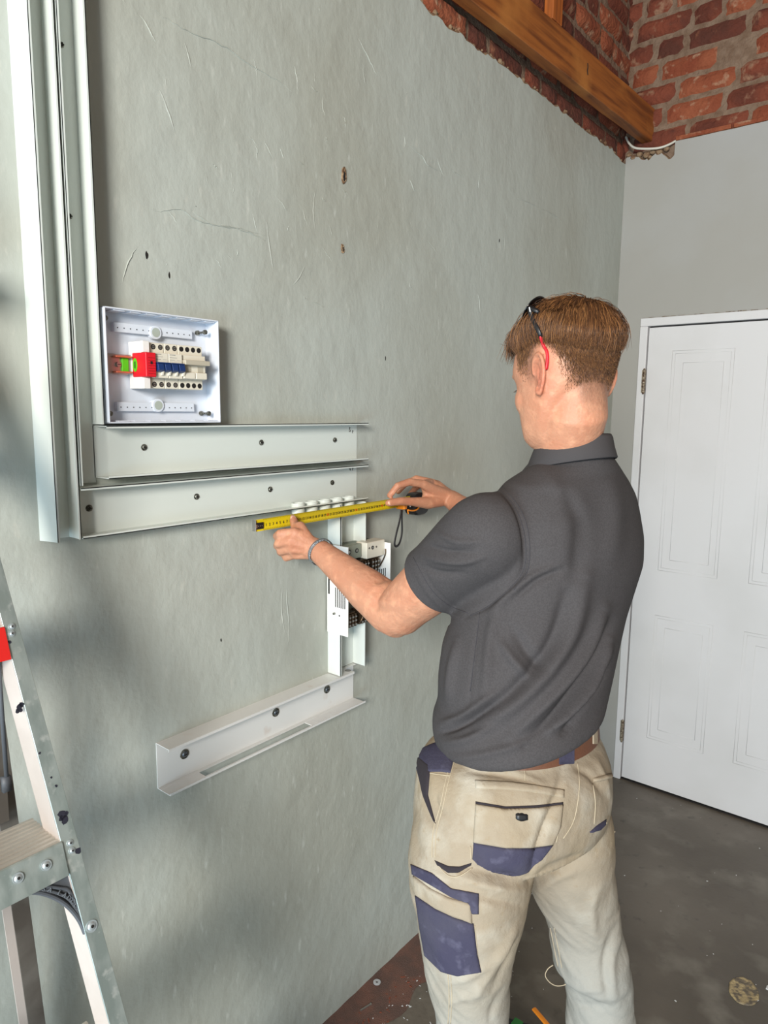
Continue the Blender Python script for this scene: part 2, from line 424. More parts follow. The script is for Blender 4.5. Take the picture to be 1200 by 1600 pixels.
for u, v, sy, sz, sd in pits:
    c, ring = blob(u, v, sy, sz, sd); pit.loft([[(x+.0008, y, z) for x, y, z in ring], [(.0003, c[1]+(y-c[1])*.3, c[2]+(z-c[2])*.3) for x, y, z in ring]])
pit.build('pock_mark', M_dark, core)
M_hole = mat('raw_plaster_hole', srgb(170,142,112), .95, bump=(150,.8,4), var=(90, srgb(104,76,52), .45, .6))
for u, v, sy, sz, sd in ((537,275,.009,.020,11),(535,389,.006,.011,15)):
    c, ring = blob(u, v, sy, sz, sd); h_ = MB()
    h_.loft([[(.0006, y, z) for x, y, z in ring], [(.0022, c[1]+(y-c[1])*.9, c[2]+(z-c[2])*.9) for x, y, z in ring], [(.0008, c[1]+(y-c[1])*.55+.001, c[2]+(z-c[2])*.6) for x, y, z in ring]])
    h_.build('chipped_hole', M_hole, core, smooth=True)
    h2 = MB(); h2.loft([[(.0012, c[1]+.002+(y-c[1])*.4, c[2]-sz*.1+(z-c[2])*.55) for x, y, z in ring], [(.0016, c[1]+.002+(y-c[1])*.3, c[2]-sz*.1+(z-c[2])*.4) for x, y, z in ring]]); h2.build('chipped_hole', M_dark, core)

# ------------------------------------------------------------ trunking
TH = .0016
def uprofile(wd, p, lean0=0.0, lean1=0.0, lip=.004):
    """U profile in (a across, h away from wall): a thin sheet with small inturned lips"""
    o = [(0,0),(lean0,p),(lean0+lip,p),(lean0+lip,p-TH),(lean0+TH,p-TH),(TH,TH),(wd-TH,TH),(wd+lean1-TH,p-TH),(wd+lean1-lip,p-TH),(wd+lean1-lip,p),(wd+lean1,p),(wd,0)]
    return o
def screws(parent, pts, h, r=.0055, washer=False):
    for (u, v) in pts:
        c = onx(u, v, h); s_ = MB()
        if washer:
            s_.cyl(c, c+np.array([.0016,0,0]), .0105, 24, mi=0); s_.ball(c+np.array([.0016,0,0]), (.004,.0065,.0065), 16, mi=1); 
            s_.box((c[0]+.004,c[1]-.0035,c[2]-.0008),(c[0]+.0062,c[1]+.0035,c[2]+.0008), mi=2)
            s_.build('screw', [M_galv, M_wash, M_dark], parent, auto=40)
        else:
            s_.cyl(c, c+np.array([.001,0,0]), r*1.15, 20, mi=1); s_.ball(c+np.array([.0008,0,0]), (.0028,r*.8,r*.8), 14, mi=0)
            s_.box((c[0]+.002,c[1]-.0032,c[2]-.0007),(c[0]+.0042,c[1]+.0032,c[2]+.0007), mi=2); s_.box((c[0]+.002,c[1]-.0007,c[2]-.0032),(c[0]+.0042,c[1]+.0007,c[2]+.0032), mi=2)
            s_.build('screw', [M_galv, M_galv, M_dark], parent, auto=40)
def sheet_channel(mb, wd, p, to3, base, fl, fr_, lean0, lean1, lip=.0045):
    """a U of sheet metal: web plus two flanges with inturned lips, each over its own length; to3(across, out, along)"""
    def bar(poly, r): mb.hexa([to3(a, h, r[0]) for a, h in poly], [to3(a, h, r[1]) for a, h in poly])
    bar([(0,0),(wd,0),(wd,TH),(0,TH)], base)
    bar([(0,TH*.9),(TH,TH*.9),(lean0+TH,p),(lean0,p)], fl); bar([(lean0,p-TH),(lean0+lip,p-TH),(lean0+lip,p),(lean0,p)], fl)
    bar([(wd-TH,TH*.9),(wd,TH*.9),(wd+lean1,p),(wd+lean1-TH,p)], fr_); bar([(wd+lean1-lip,p-TH),(wd+lean1,p-TH),(wd+lean1,p),(wd+lean1-lip,p)], fr_)
def vchan(y0, y1, z0, z1, p, label, name='cable_trunking', lean0=0, lean1=0, mt=None, left_z0=None, right_z0=None):
    mb = MB(); sheet_channel(mb, y1-y0, p, lambda a, h, l: (h, y0+a, l), (z0, z1), (left_z0 or z0, z1), (right_z0 or z0, z1), lean0, lean1)
    o = mb.build(name, mt or M_trunk); tag(o, label, 'trunking'); return o
def hchan(z0, z1, y0, y1, p, label, name='cable_trunking', mt=None, topy0=None, boty0=None):
    mb = MB(); sheet_channel(mb, z1-z0, p, lambda a, h, l: (h, l, z0+a), (y0, y1), (boty0 or y0, y1), (topy0 or y0, y1), 0, 0)
    o = mb.build(name, mt or M_trunk); tag(o, label, 'trunking'); return o
v1 = vchan(.544, .5965, 1.4455, 2.9, .041, 'outermost upright white cable trunking at the left edge of the wall', lean0=.0105)
v2 = vchan(.5985, .6485, 1.5375, 2.9, .041, 'inner upright white cable trunking beside the open distribution board', lean0=.001, right_z0=1.641, left_z0=1.5375)
h1 = hchan(1.5455, 1.6385, .647, 1.356, .041, 'upper level white cable trunking under the distribution board', topy0=.652, boty0=.652)
h2 = hchan(1.4455, 1.5335, .5975, 1.356, .041, 'lower level white cable trunking just above the yellow tape', topy0=.600, boty0=.600)
h3 = None
screws(v1, [(58,297),(82,722)], TH, .004); screws(v2, [(95.5,70),(108.5,338)], TH, .004)
screws(h1, [(225,699),(408,691.5),(523,687.5)], TH); screws(h2, [(139,794),(307,776),(422,764.5),(519,754)], TH)
text_mesh('pen_mark', '5 r', .016, onx(545,674,.0018), (0,1,-.35), (0,0,1), M_ink, h1, .0002)
text_mesh('pen_mark', 'v r', .014, onx(546,735.5,.0018), (0,1,0), (0,0,1), M_ink, h2, .0002)
v3 = vchan(1.2495, 1.3465, 1.335, 1.4405, .044, 'short white trunking stub behind the tape above the white switch housing', 'trunking_stub')
v4 = vchan(1.2495, 1.3465, 1.0055, 1.125, .044, 'short white trunking stub under the white switch housing', 'trunking_stub')
# lower left rail with a slot cut in its lower flange
z0, z1, y0, y1, p = .905, 1.0035, .749, 1.3465, .045
rl = MB()
rl.box((0, y0, z0), (TH, y1, z1)); rl.box((TH, y0, z1-TH), (p, y1-.045, z1)); rl.box((p-TH, y0, z1-.006), (p, y1-.045, z1-TH))
rl.box((TH, y1-.045, z1-TH), (.012, y1, z1))
ya, yb = onx(314,1206,.02)[1], onx(480,1131,.02)[1]
rl.box((TH, y0, z0), (.012, y1, z0+TH)); rl.box((p-.010, y0, z0), (p, y1, z0+TH)); rl.box((.012, y0, z0), (p-.010, ya, z0+TH)); rl.box((.012, yb, z0), (p-.010, y1, z0+TH))
rl.box((p-TH, y0, z0+TH), (p, y1, z0+.005))
rail = rl.build('mounting_rail', M_dirty, bevel=.0004); tag(rail, 'low white metal trunking piece with a slotted lower flange and dusty ends', 'trunking')
screws(rail, [(288,1178),(430.5,1113),(510.5,1077)], TH, washer=True)
hb = MB(); c = onx(478+28,1058-2,.0); hb.cyl((.028, 1.295, z1-.0002), (.028, 1.295, z1+.0006), .008, 18); hb.build('knockout', M_print, rail)
# bushes in the lower flange of h2
for k in range(5):
    y = 1.128+k*.0435; bs = MB(); zc = 1.4455; x = .0215
    R_ = [(.0165,.003),(.0175,.004),(.0175,.011),(.0165,.012),(.0135,.012),(.0135,.003)]
    for (rr, za, zb) in ((.0160, zc+.0016, zc+.0105), (.0150, zc-.014, zc)):
        n = 28; ro = [[(x+q*math.cos(6.2832*i/n), y+q*math.sin(6.2832*i/n), zz) for i in range(n)] for q, zz in ((rr,za),(rr,zb),(rr-.0035,zb),(rr-.0035,za),(rr,za))]
        bs.loft(ro, cap=False)
    b_ = bs.build('conduit_bush', M_trunk, auto=40)
    tag(b_, 'white conduit bush in the lower trunking flange, %s' % ('leftmost of the row above the hand', 'second from the left in the row', 'middle one of the five', 'second from the right in the row', 'rightmost of the row')[k], 'bush', 'conduit bushes in the lower trunking')
    b_.parent = None

# ------------------------------------------------------------ open distribution board
BX = .042; by0, by1, bz0, bz1 = .656, .897, 1.6425, 1.8415
box = thing('distribution_board', (0, by0, bz0), 'open white plastic distribution board with its cover off, fixed to the wall', 'electrical box')
b1 = MB(); t = .003
b1.box((0, by0, bz0), (t, by1, bz1)); b1.box((0, by0, bz0), (BX, by0+t, bz1)); b1.box((0, by1-t, bz0), (BX, by1, bz1)); b1.box((0, by0, bz0), (BX, by1, bz0+t)); b1.box((0, by0, bz1-t), (BX, by1, bz1))
tray = b1.build('tray', M_abs, box, bevel=.0012)
ko = MB()
for k in range(7):   # cable entry tongues along the top and bottom walls
    y = by0+.02+k*.032
    for za, zb in ((bz1-t-.002, bz1-t), (bz0+t, bz0+t+.002)):
        ko = MB(); ko.box((.010, y, za), (BX-.004, y+.022, zb)); ko.build('knockout_tab', M_abs, tray, bevel=.0008)
for zc in (1.812, 1.672):
    eb = MB(); ya, yb = onx(177,503,.012)[1], onx(300,520,.012)[1]
    eb.box((t, ya, zc-.0085), (.013, yb, zc+.0085)); 
    eb.cyl((t, (ya+yb)/2, zc-.003*(1 if zc > 1.7 else -1)), (.016, (ya+yb)/2, zc-.003*(1 if zc > 1.7 else -1)), .0125, 28)
    e_ = eb.build('terminal_bar', M_abs, box, bevel=.0012)
    dd = MB()
    for k in range(13):
        if k == 6: continue
        y = ya+.007+k*(yb-ya-.014)/12; dd.cyl((.0132, y, zc-.001), (.0136, y, zc-.001), .0011, 10)
    cz = zc-.003*(1 if zc > 1.7 else -1)
    dd.cyl((.0162, (ya+yb)/2, cz), (.0164, (ya+yb)/2, cz), .0085, 24, mi=1)
    dd.build('terminal_hole', [M_ink, M_hole2], e_)
for (u, v) in ((155,498),(311,520),(163,646),(317,646)):
    c = onx(u, v, .010); sc2 = MB(); sc2.cyl((t, c[1], c[2]), (.030, c[1], c[2]), .0022, 12); sc2.cyl((t, c[1], c[2]), (.007, c[1], c[2]), .0048, 16); sc2.cyl((.027, c[1], c[2]), (.031, c[1], c[2]), .0046, 16)
    sc2.build('bolt', M_galv, box, auto=40)
dn = MB(); dn.box((.006, .668, 1.730), (.014, .885, 1.765)); dn.build('din_rail', M_metal, box, bevel=.001)
ZM = 1.7465   # module row centre
def module(name, y0, y1, label, cat='circuit breaker', body=M_beige, depth=.058, zt=.041, zs=.0225, xb=.014, term=.044):
    th_ = thing(name, (xb, (y0+y1)/2, ZM-zt), label, cat, 'modules on the DIN rail')
    m = MB(); m.box((xb, y0+.0003, ZM-zt), (term, y1-.0003, ZM+zt)); m.box((term, y0+.0003, ZM-zs), (depth, y1-.0003, ZM+zs))
    m.build('body', body, th_, bevel=.0012); return th_
def term_screws(th_, ys, term, zt, m1=M_metal):
    for y in ys:
        for z in (ZM+zt-.0075, ZM-zt+.0075):
            s = MB(); s.cyl((term-.0005, y, z), (term+.0002, y, z), .0048, 18, mi=1); s.cyl((term, y, z), (term+.0006, y, z), .0030, 14, mi=0); s.box((term+.0004, y-.0026, z-.0005), (term+.0009, y+.0026, z+.0005), mi=1)
            s.build('terminal_screw', [m1, M_ink], th_, auto=40)
# surge protection module: white base, red plug-in cartridge
ya, yb = .7225, .7375
sp = thing('surge_arrester', (.014, ya, ZM-.045), 'white surge protection module with a red plug-in cartridge and green oval sticker', 'surge protector', 'modules on the DIN rail')
m = MB(); m.box((.006, ya-.002, ZM-.042), (.046, yb+.001, ZM+.042)); m.box((.046, ya-.002, ZM-.042), (.052, ya+.012, ZM-.022)); m.box((.046, ya-.002, ZM+.022), (.052, ya+.012, ZM+.042)); m.build('body', M_white, sp, bevel=.0012)
m = MB(); m.box((.020, ya-.004, ZM-.0215), (.064, yb+.002, ZM+.0215)); rc = m.build('red_cartridge', M_red, sp, bevel=.0018)
m = MB(); 
for k in range(7): m.box((.0641, ya+.0005, ZM-.016+k*.0046), (.0644, yb, ZM-.0152+k*.0046))
m.box((.0641, ya+.005, ZM+.001), (.0648, ya+.009, ZM+.006), mi=1); m.build('printed_marking', [M_redd, M_black], rc)
m = MB(); m.tube([(.030, ya-.0041, ZM), (.030, ya-.0048, ZM)], [(.012,.0068)]*2, 28); ov = m.build('oval_sticker', M_green, rc)
m = MB()
for k in range(4): m.box((.0275+k*.0015, ya-.0051, ZM-.006), (.0281+k*.0015, ya-.0049, ZM+.006))
m.build('sticker_print', M_ink, ov)
term_screws(sp, [(ya+yb)/2], .046, .042)
m = MB()   # copper terminal at its left
tb = thing('earth_terminal_clip', (.006, .690, ZM-.02), 'small copper and green terminal clip left of the surge protection module', 'terminal', None)
m.box((.006, .686, ZM-.017), (.010, .716, ZM+.017), mi=0); m.box((.010, .684, ZM+.012), (.026, .716, ZM+.015), mi=0); m.box((.010, .684, ZM-.015), (.026, .716, ZM-.012), mi=0); m.build('clip', M_orange, tb, bevel=.0008)
m = MB(); m.box((.010, .700, ZM-.012), (.018, .713, ZM+.012)); m.build('green_insert', M_green, tb, bevel=.001)
m = MB(); m.cyl((.010, .694, ZM), (.018, .694, ZM), .0045, 16); m.box((.018, .691, ZM-.0006), (.0186, .697, ZM+.0006), mi=1); m.build('terminal_screw', [M_metal, M_ink], tb, auto=40)
# two double pole breakers with blue toggles
y = .7395
for k in range(2):
    wd = .0295; th_ = module('circuit_breaker', y, y+wd, 'cream double pole breaker with blue toggle, %s' % ('right beside the red cartridge' if k == 0 else 'second from the red cartridge'))
    term_screws(th_, [y+wd*.26, y+wd*.76], .044, .041)
    for q in range(2):
        yy = y+wd*(.06+.5*q); tg = MB()
        prof = [(.058, ZM+.004), (.066, ZM+.003), (.069, ZM-.008), (.062, ZM-.012), (.058, ZM-.010)]
        tg.hexa([(a, yy, b) for a, b in prof], [(a, yy+wd*.42, b) for a, b in prof]); t1 = tg.build('toggle', M_blue, th_, bevel=.0008)
        gd = MB(); prof = [(.058, ZM-.003), (.062, ZM-.003), (.064, ZM-.010), (.0615, ZM-.017), (.058, ZM-.018)]
        gd.hexa([(a, yy+wd*.36, b) for a, b in prof], [(a, yy+wd*.50, b) for a, b in prof]); gd.build('toggle_guard', M_beige, th_, bevel=.0006)
    m = MB(); m.box((.058, y+.001, ZM+.0035), (.066, y+wd-.001, ZM+.0055)); m.build('toggle_bar', M_blue, th_, bevel=.0006)
    m = MB(); m.box((.0581, y+.002, ZM+.0195), (.0583, y+wd*.5, ZM+.0205)); m.box((.0581, y+.002, ZM+.0150), (.0583, y+wd*.6, ZM+.0156)); m.box((.0581, y+.002, ZM+.0105), (.0583, y+wd*.45, ZM+.0111)); m.box((.0581, y+.0175, ZM+.0105), (.0583, y+.026, ZM+.0109))
    m.build('printed_marking', M_print, th_)
    y += wd+.0004
wd = .0545
th_ = module('isolator_switch', y, y+wd, 'wide cream main switch with grey lever bar, last module on the right', 'main switch', depth=.054)
term_screws(th_, [y+wd*(.14+.24*k) for k in range(4)], .044, .041, M_dark)
m = MB(); m.box((.054, y+.001, ZM+.004), (.066, y+wd+.002, ZM+.013)); m.build('lever_bar', M_beige2, th_, bevel=.0012)
m = MB()
for q in range(2): m.box((.0535, y+.008+q*.027, ZM-.009), (.0546, y+.021+q*.027, ZM+.002))
m.build('window', M_beige2, th_, bevel=.0004)
for q in range(2):
    m = MB(); m.box((.054, y+.001+q*.027, ZM-.0215), (.0600, y+.0262+q*.027, ZM-.0095)); m.build('cover', M_beige, th_, bevel=.0012)

# ------------------------------------------------------------ open switch housing between the stubs
hs = thing('fuse_switch', (0, 1.243, 1.10), 'open white fuse switch housing with vented side plates behind the forearm', 'switch gear')
m = MB(); m.box((.004, 1.2430, 1.116), (.074, 1.2455, 1.341)); pll = m.build('side_plate', M_white, hs, bevel=.0006)
m = MB(); m.box((.004, 1.3945, 1.116), (.084, 1.397, 1.332)); plr = m.build('side_plate', M_white, hs, bevel=.0006)
s1 = MB()
for k in range(6): s1.box((.032+k*.0062, 1.2424, 1.185+.004*0), (.0345+k*.0062, 1.2431, 1.235))
s1.box((.008, 1.2424, 1.215), (.013, 1.2431, 1.255)); s1.cyl((.046,1.2424,1.165),(.046,1.2431,1.165),.0022,10); s1.build('vent_slot', M_dark, pll)
s1 = MB()
for k in range(7): s1.box((.030+k*.0062, 1.3938, 1.205+.002*k), (.0328+k*.0062, 1.3946, 1.252+.002*k))
s1.build('vent_slot', M_dark, plr)
m = MB(); m.box((.004, 1.2455, 1.118), (.030, 1.3945, 1.336)); m.build('back_block', mat('moulded_grey_block', srgb(122,130,120), .6, bump=(60,.4,4)), hs, bevel=.002)
m = MB(); m.box((.030, 1.2550, 1.302), (.052, 1.318, 1.338)); m.build('top_terminal_block', mat('grey_green_block', srgb(146,152,138), .6), hs, bevel=.002)
m = MB(); m.box((.030, 1.322, 1.298), (.066, 1.3945, 1.340)); m.build('top_terminal_block', M_beige, hs, bevel=.0025)
for (yy, xx, zz, r) in ((1.272,.0521,1.322,.006),(1.300,.0521,1.322,.006),(1.286,.0521,1.302,.004),(1.345,.0661,1.325,.005),(1.332,.0661,1.325,.0025),(1.36,.0661,1.325,.0025)):
    m = MB(); m.cyl((xx, yy, zz), (xx+.0006, yy, zz), r, 14, mi=0); m.cyl((xx+.0006, yy, zz), (xx+.0010, yy, zz), r*.55, 12, mi=1); m.build('terminal_screw', [M_ink, M_metal], hs)
M_jaw = mat('tarnished_metal', srgb(96,78,62), .35, .8)
for zz in (1.278, 1.150):
    for yy in (1.275, 1.322, 1.362):
        jw = MB()
        for k in range(3):
            jw.box((.030, yy-.016+k*.011, zz-.016), (.066, yy-.012+k*.011, zz+.016), mi=0)
            for q in range(3): jw.box((.064, yy-.0165+k*.011, zz-.013+q*.010), (.0675, yy-.0115+k*.011, zz-.009+q*.010), mi=1)
        jw.box((.032, yy-.018, zz-.019), (.058, yy+.014, zz-.016), mi=0); jw.box((.032, yy-.018, zz+.016), (.058, yy+.014, zz+.019), mi=0)
        jw.build('fuse_jaw', [M_jaw, M_metal], hs, bevel=.0006)
m = MB(); m.tube(smooth_pts([(.050,1.385,1.262),(.058,1.390,1.275),(.070,1.391,1.300),(.070,1.392,1.315)]), .0018, 8); m.build('link_wire', M_jaw, hs, smooth=True); m = MB(); m.tube(smooth_pts([(.040,1.3,1.128),(.055,1.305,1.135),(.066,1.30,1.142),(.070,1.31,1.16)]), .0022, 8); m.build('link_wire', M_jaw, hs, smooth=True)
m = MB(); m.cyl((.030,1.238,1.168),(.030,1.243,1.168),.003,10); m.build('side_bolt', M_galv, hs)

# ------------------------------------------------------------ step ladder
LN = V((1, 0, .35)).normalized()
def onlad(u, v, off=0.0):
    P0 = np.array([.32, 0, 1.1])+np.array(LN)*off; d = ray(u, v); return CAM + d*((P0-CAM) @ np.array(LN))/(d @ np.array(LN))
def ext(A, Bq, z): t = (z-A[2])/(Bq[2]-A[2]); return A+(Bq-A)*t
lad = thing('step_ladder', (.6, .38, 0), 'scuffed aluminium step ladder at the left edge, leaning in front of the grey wall', 'ladder')
Lp, Lq = onlad(16,1020), onlad(171,1600); Rp, Rq = onlad(46,1036), onlad(201,1600)
def rail_at(z, which): return ext(Lp, Lq, z) if which == 'L' else ext(Rp, Rq, z)
nb = -np.array(LN)
def make_rail(mirror=None):
    m = MB(); 
    def q(P):
        P = np.array(P, float)
        if mirror is not None: P[1] = mirror-(P[1])
        return P
    zt_, zb_ = 1.86, .03
    for (a, b, t0, t1) in ((('L',0),('R',0),0,.0028),):
        A = [rail_at(zb_,'L'), rail_at(zb_,'R'), rail_at(zb_,'R')+nb*.0028, rail_at(zb_,'L')+nb*.0028]
        Bq = [rail_at(zt_,'L'), rail_at(zt_,'R'), rail_at(zt_,'R')+nb*.0028, rail_at(zt_,'L')+nb*.0028]
        m.hexa([q(x) for x in A], [q(x) for x in Bq], 0)
    yv = np.array([0, .0022, 0])
    A = [rail_at(zb_,'L')+nb*.0020, rail_at(zb_,'L')+yv+nb*.002, rail_at(zb_,'L')+yv+nb*.046, rail_at(zb_,'L')+nb*.046]
    Bq = [rail_at(zt_,'L')+nb*.0020, rail_at(zt_,'L')+yv+nb*.002, rail_at(zt_,'L')+yv+nb*.046, rail_at(zt_,'L')+nb*.046]
    m.hexa([q(x) for x in A], [q(x) for x in Bq], 1)
    A = [rail_at(zb_,'L')+nb*.044, rail_at(zb_,'R')+nb*.044, rail_at(zb_,'R')+nb*.046, rail_at(zb_,'L')+nb*.046]
    Bq = [rail_at(zt_,'L')+nb*.044, rail_at(zt_,'R')+nb*.044, rail_at(zt_,'R')+nb*.046, rail_at(zt_,'L')+nb*.046]
    m.hexa([q(x) for x in A], [q(x) for x in Bq], 1)
    return m.build('rail', [M_alu, M_aluw], lad, bevel=.0008)
rail_r = make_rail()
# the other rail mirrored about the ladder's centre line
MIR = 2*.19
make_rail(mirror=MIR)
M_rivet = mat('bright_rivet', srgb(190,200,204), .35, .6)
def rivet(u, v, parent, r=.0045, off=.0, m2=M_galv):
    c = onlad(u, v, off); m = MB(); n = np.array(LN); m2 = M_rivet
    m.cyl(c, c+n*.0012, r, 18); m.tube([c+n*.001, c+n*.0022, c+n*.003], [r*.75, r*.6, r*.3], 14); m.cyl(c+n*.0029, c+n*.0033, r*.28, 10, mi=1)
    m.build('rivet', [m2, M_dark], parent, auto=40)
for u, v in ((18,979),(18,990),(109,1317),(112,1329)): rivet(u, v, rail_r, .0042)
rivet(143, 1447, rail_r, .0078)
sm = MB()
for (u, v, s) in ((30,1105,1),(34,1101,.8),(27,1111,.7),(33,1110,.5),(15,1003,.5),(62,1177,.4),(98,1273,1.3),(101,1281,1.1),(96,1279,.9),(104,1270,.6),(122,1330,.9),(80,1215,.35),(88,1228,.4)):
    c = onlad(u, v, .0002); n = 9; ring = []
    for k in range(n):
        a = 6.2832*k/n; q = s*.0042*(1+.6*fbm(u+math.cos(a), v+math.sin(a))); ring.append(c+np.array([0, q*math.cos(a), q*math.sin(a)])+np.array(LN)*(-.35*q*math.sin(a)/1.06)*0+np.array([-.35*q*math.sin(a),0,0]))
    sm = MB(); sm.loft([ring, [p+np.array(LN)*.0003 for p in ring]]); sm.build('paint_smear', M_smear, rail_r)
def tread(zt_, px_plate=None):
    x1 = .32+.35*(1.1-zt_); x0 = x1-.083
    yR = rail_at(zt_,'L')[1]+.001; yRb = yR+.0; yL = MIR-yR
    m = MB(); n = 9; top = []
    prof = []
    for k in range(n):
        a = x0+(x1-x0)*k/n; b = (x1-x0)/n
        prof += [(a, zt_), (a+b*.5, zt_), (a+b*.6, zt_-.0038), (a+b*.92, zt_-.0038)]
    prof += [(x1, zt_), (x1, zt_-.006), (x0, zt_-.006)]
    m.hexa([(x, yL, z) for x, z in prof], [(x, yR, z) for x, z in prof])
    tr = m.build('tread', M_alut, lad)
    m = MB(); zf = zt_-.042
    pr = [(x1+.0005, zt_), (x1+.003, zt_-.001), (x1+.003+.35*.041, zf), (x1+.35*.041, zf)]
    m.hexa([(x, yL, z) for x, z in pr], [(x, yR+.0035*0, z) for x, z in pr]); pt = m.build('tread_front', M_alu, tr, bevel=.0006)
    return tr, pt, x1, yR
t1, p1_, x1_, yR_ = tread(1.1)
zlow = .828
t2, p2_, _, _ = tread(zlow)
_, pr3, x3, y3 = tread(1.378); pr3.data.materials.clear(); pr3.data.materials.append(M_redst); pr3['label'] = 'red front of the upper tread'
tread(1.64); tread(.555); tread(.283)
for u, v in ((28,1372),(72,1352)): rivet(u, v, p1_, .0068, .0035)
# ribbed plastic knee brace under the tread
arc = [(34,1396),(50,1394),(70,1397),(92,1406),(110,1420),(124,1438),(133,1458)]
inn = [(60,1386),(72,1380),(84,1374),(95,1368),(105,1363),(118,1400),(132,1452)]
m = MB()
A = [onlad(u, v, -.006) for u, v in arc]+[onlad(u, v, -.006) for u, v in inn[::-1]]
Bq = [p+nb*.006 for p in A]; m.hexa(A, Bq)
for k in range(3):
    f0 = k*.24; pts = [onlad(a[0]*(1-f0)+b[0]*f0, a[1]*(1-f0)+b[1]*f0, -.004) for a, b in zip(arc, inn)]
    m.tube(smooth_pts(pts), .0022 if k else .0030, 8)
kb = m.build('knee_brace', M_rubber, lad, smooth=False)
word = 'SA LADDER'
cs = smooth_pts([onlad(a[0]*.85+b[0]*.15+3, a[1]*.85+b[1]*.15, -.0015) for a, b in zip(arc, inn)][1:6], 8)
cl = np.array(cs); seg = np.r_[0, np.cumsum(np.linalg.norm(np.diff(cl, axis=0), axis=1))]
M_emb = mat('embossed_lettering', srgb(104,110,116), .5)
for i, ch_ in enumerate(word):
    if ch_ == ' ': continue
    s_ = seg[-1]*(.10+.84*i/len(word)); P = np.array([np.interp(s_, seg, cl[:,k]) for k in range(3)]); P2 = np.array([np.interp(s_+.004, seg, cl[:,k]) for k in range(3)])
    xd = V(P2-P).normalized(); yd = V(LN).cross(xd)
    text_mesh('lettering', ch_, .0080, P, xd, yd, M_emb, kb, .0006)
# rear legs and spreader
for k, (ua, va, ub, vb) in enumerate(((8,1240,58,1600),)):
    P, Q = onx(ua, va, .150), onx(ub, vb, .085)
    def lz(z): return ext(P, Q, z)
    m = MB(); w2 = .0135
    for (a, b, c_, mi_) in ((-w2, w2, 0, 0),):
        A = [lz(.02)+np.array([0,-w2,0]), lz(.02)+np.array([0,w2,0]), lz(.02)+np.array([-.024,w2,0]), lz(.02)+np.array([-.024,-w2,0])]
        Bq = [p+(lz(1.80)-lz(.02)) for p in A]; m.hexa(A, Bq)
    m.build('rear_leg', M_alud, lad, bevel=.001)
    m = MB(); A = [lz(.02)+np.array([-.0005,-w2-.013,0]), lz(.02)+np.array([-.0005,-w2,0]), lz(.02)+np.array([-.0025,-w2,0]), lz(.02)+np.array([-.0025,-w2-.013,0])]; m.hexa(A, [p+(lz(1.80)-lz(.02)) for p in A]); m.build('rear_leg_highlight', M_aluw, lad)  # thin pale strip added as the bright edge highlight left of the rear leg
    m = MB(); A = [p+np.array([0, MIR-2*lz(.02)[1], 0]) for p in A]; Bq = [p+(lz(1.80)-lz(.02)) for p in A]; m.hexa(A, Bq); m.build('rear_leg', M_alud, lad, bevel=.001)
m = MB(); P = onx(2,1100,.20); Q = onx(11,1225,.19); m.tube([P+(P-Q)*1.2, P, Q], (.003), 10); m.box((Q[0]-.004,Q[1]-.007,Q[2]-.010),(Q[0]+.004,Q[1]+.005,Q[2]+.012)); m.build('spreader_bar', M_rubber, lad, smooth=True)
m = MB(); c = onx(0,1258,.165); m.box((c[0]-.01, c[1]-.02, c[2]-.03), (c[0], c[1]+.012, c[2]+.03)); m.build('hinge_plate', M_alud, lad, bevel=.001)
m = MB(); z_ = zlow-.02; m.box((.02, .02, .96), (.0, .0, .96+.0)); 
tc_ = MB(); tc_.box((.0, MIR-rail_at(1.86,'L')[1]-.02, 1.85), (.12, rail_at(1.86,'L')[1]+.02, 1.89)); tc_.build('top_platform', M_rubber, lad, bevel=.004)
for P in (rail_at(.03,'L'),):
    for yy in (P[1], MIR-P[1]): ft = MB(); ft.box((P[0]-.055, yy-.025, 0), (P[0]+.008, yy+.035, .04)); ft.build('foot', M_black, lad, bevel=.004)

# ------------------------------------------------------------ tape measure
tp = thing('tape_measure', onx(648,785,.075), 'yellow tape measure held level by both hands across the white trunking', 'tape measure')
TX = .066
e0, e1 = onx(398,821.5,TX), onx(640,782,TX)
m = MB(); n = 60; top = []; zc_ = lambda y: e0[2]+(e1[2]-e0[2])*(y-e0[1])/(e1[1]-e0[1])
hw = .0126; rings = []
for i in range(n+1):
    y = e0[1]+(e1[1]-e0[1])*i/n; ring = []
    for k in range(9):
        s = -1+2*k/8; ring.append((TX+.0026*(1-s*s)*-1+.0026, y, zc_(y)+hw*s))
    for k in range(8, -1, -1):
        s = -1+2*k/8; ring.append((TX+.0026*(1-s*s)*-1+.0022, y, zc_(y)+hw*s))
    rings.append(ring)
m.loft(rings); blade = m.build('blade', M_yellow, tp, auto=50)
m = MB(); span = e1[1]-e0[1]
for i in range(int(span*1000)):
    y = e0[1]+.022+i*.001
    if y > e1[1]: break
    ln = .0055 if i % 10 == 0 else (.0042 if i % 5 == 0 else .0025)
    s0 = -1; z0_ = zc_(y)-hw*.98
    xx = lambda z: TX+.0026*(((z-zc_(y))/hw)**2)+.0001
    zz = z0_+ln
    m.add([(xx(z0_), y, z0_), (xx(z0_), y+.00028, z0_), (xx(zz), y+.00028, zz), (xx(zz), y, zz)], [(0,1,2,3)])
    z0_ = zc_(y)+hw*.98; zz = z0_-ln*.8
    m.add([(xx(z0_), y, z0_), (xx(z0_), y+.00028, z0_), (xx(zz), y+.00028, zz), (xx(zz), y, zz)], [(0,1,2,3)])
m.build('graduation', M_ink, blade, fix=False)
M_rink = mat('red_ink', srgb(190,40,20), .5)
i = 1; y = e0[1]+.032
while y < e1[1]-.01:
    text_mesh('numeral', str(i), .0085, (TX+.0008, y-.001, zc_(y)-.0045), (0,1,0), (0,0,1), M_rink if i % 10 == 0 else M_ink, blade, .00025, 'CENTER'); y += .010; i += 1
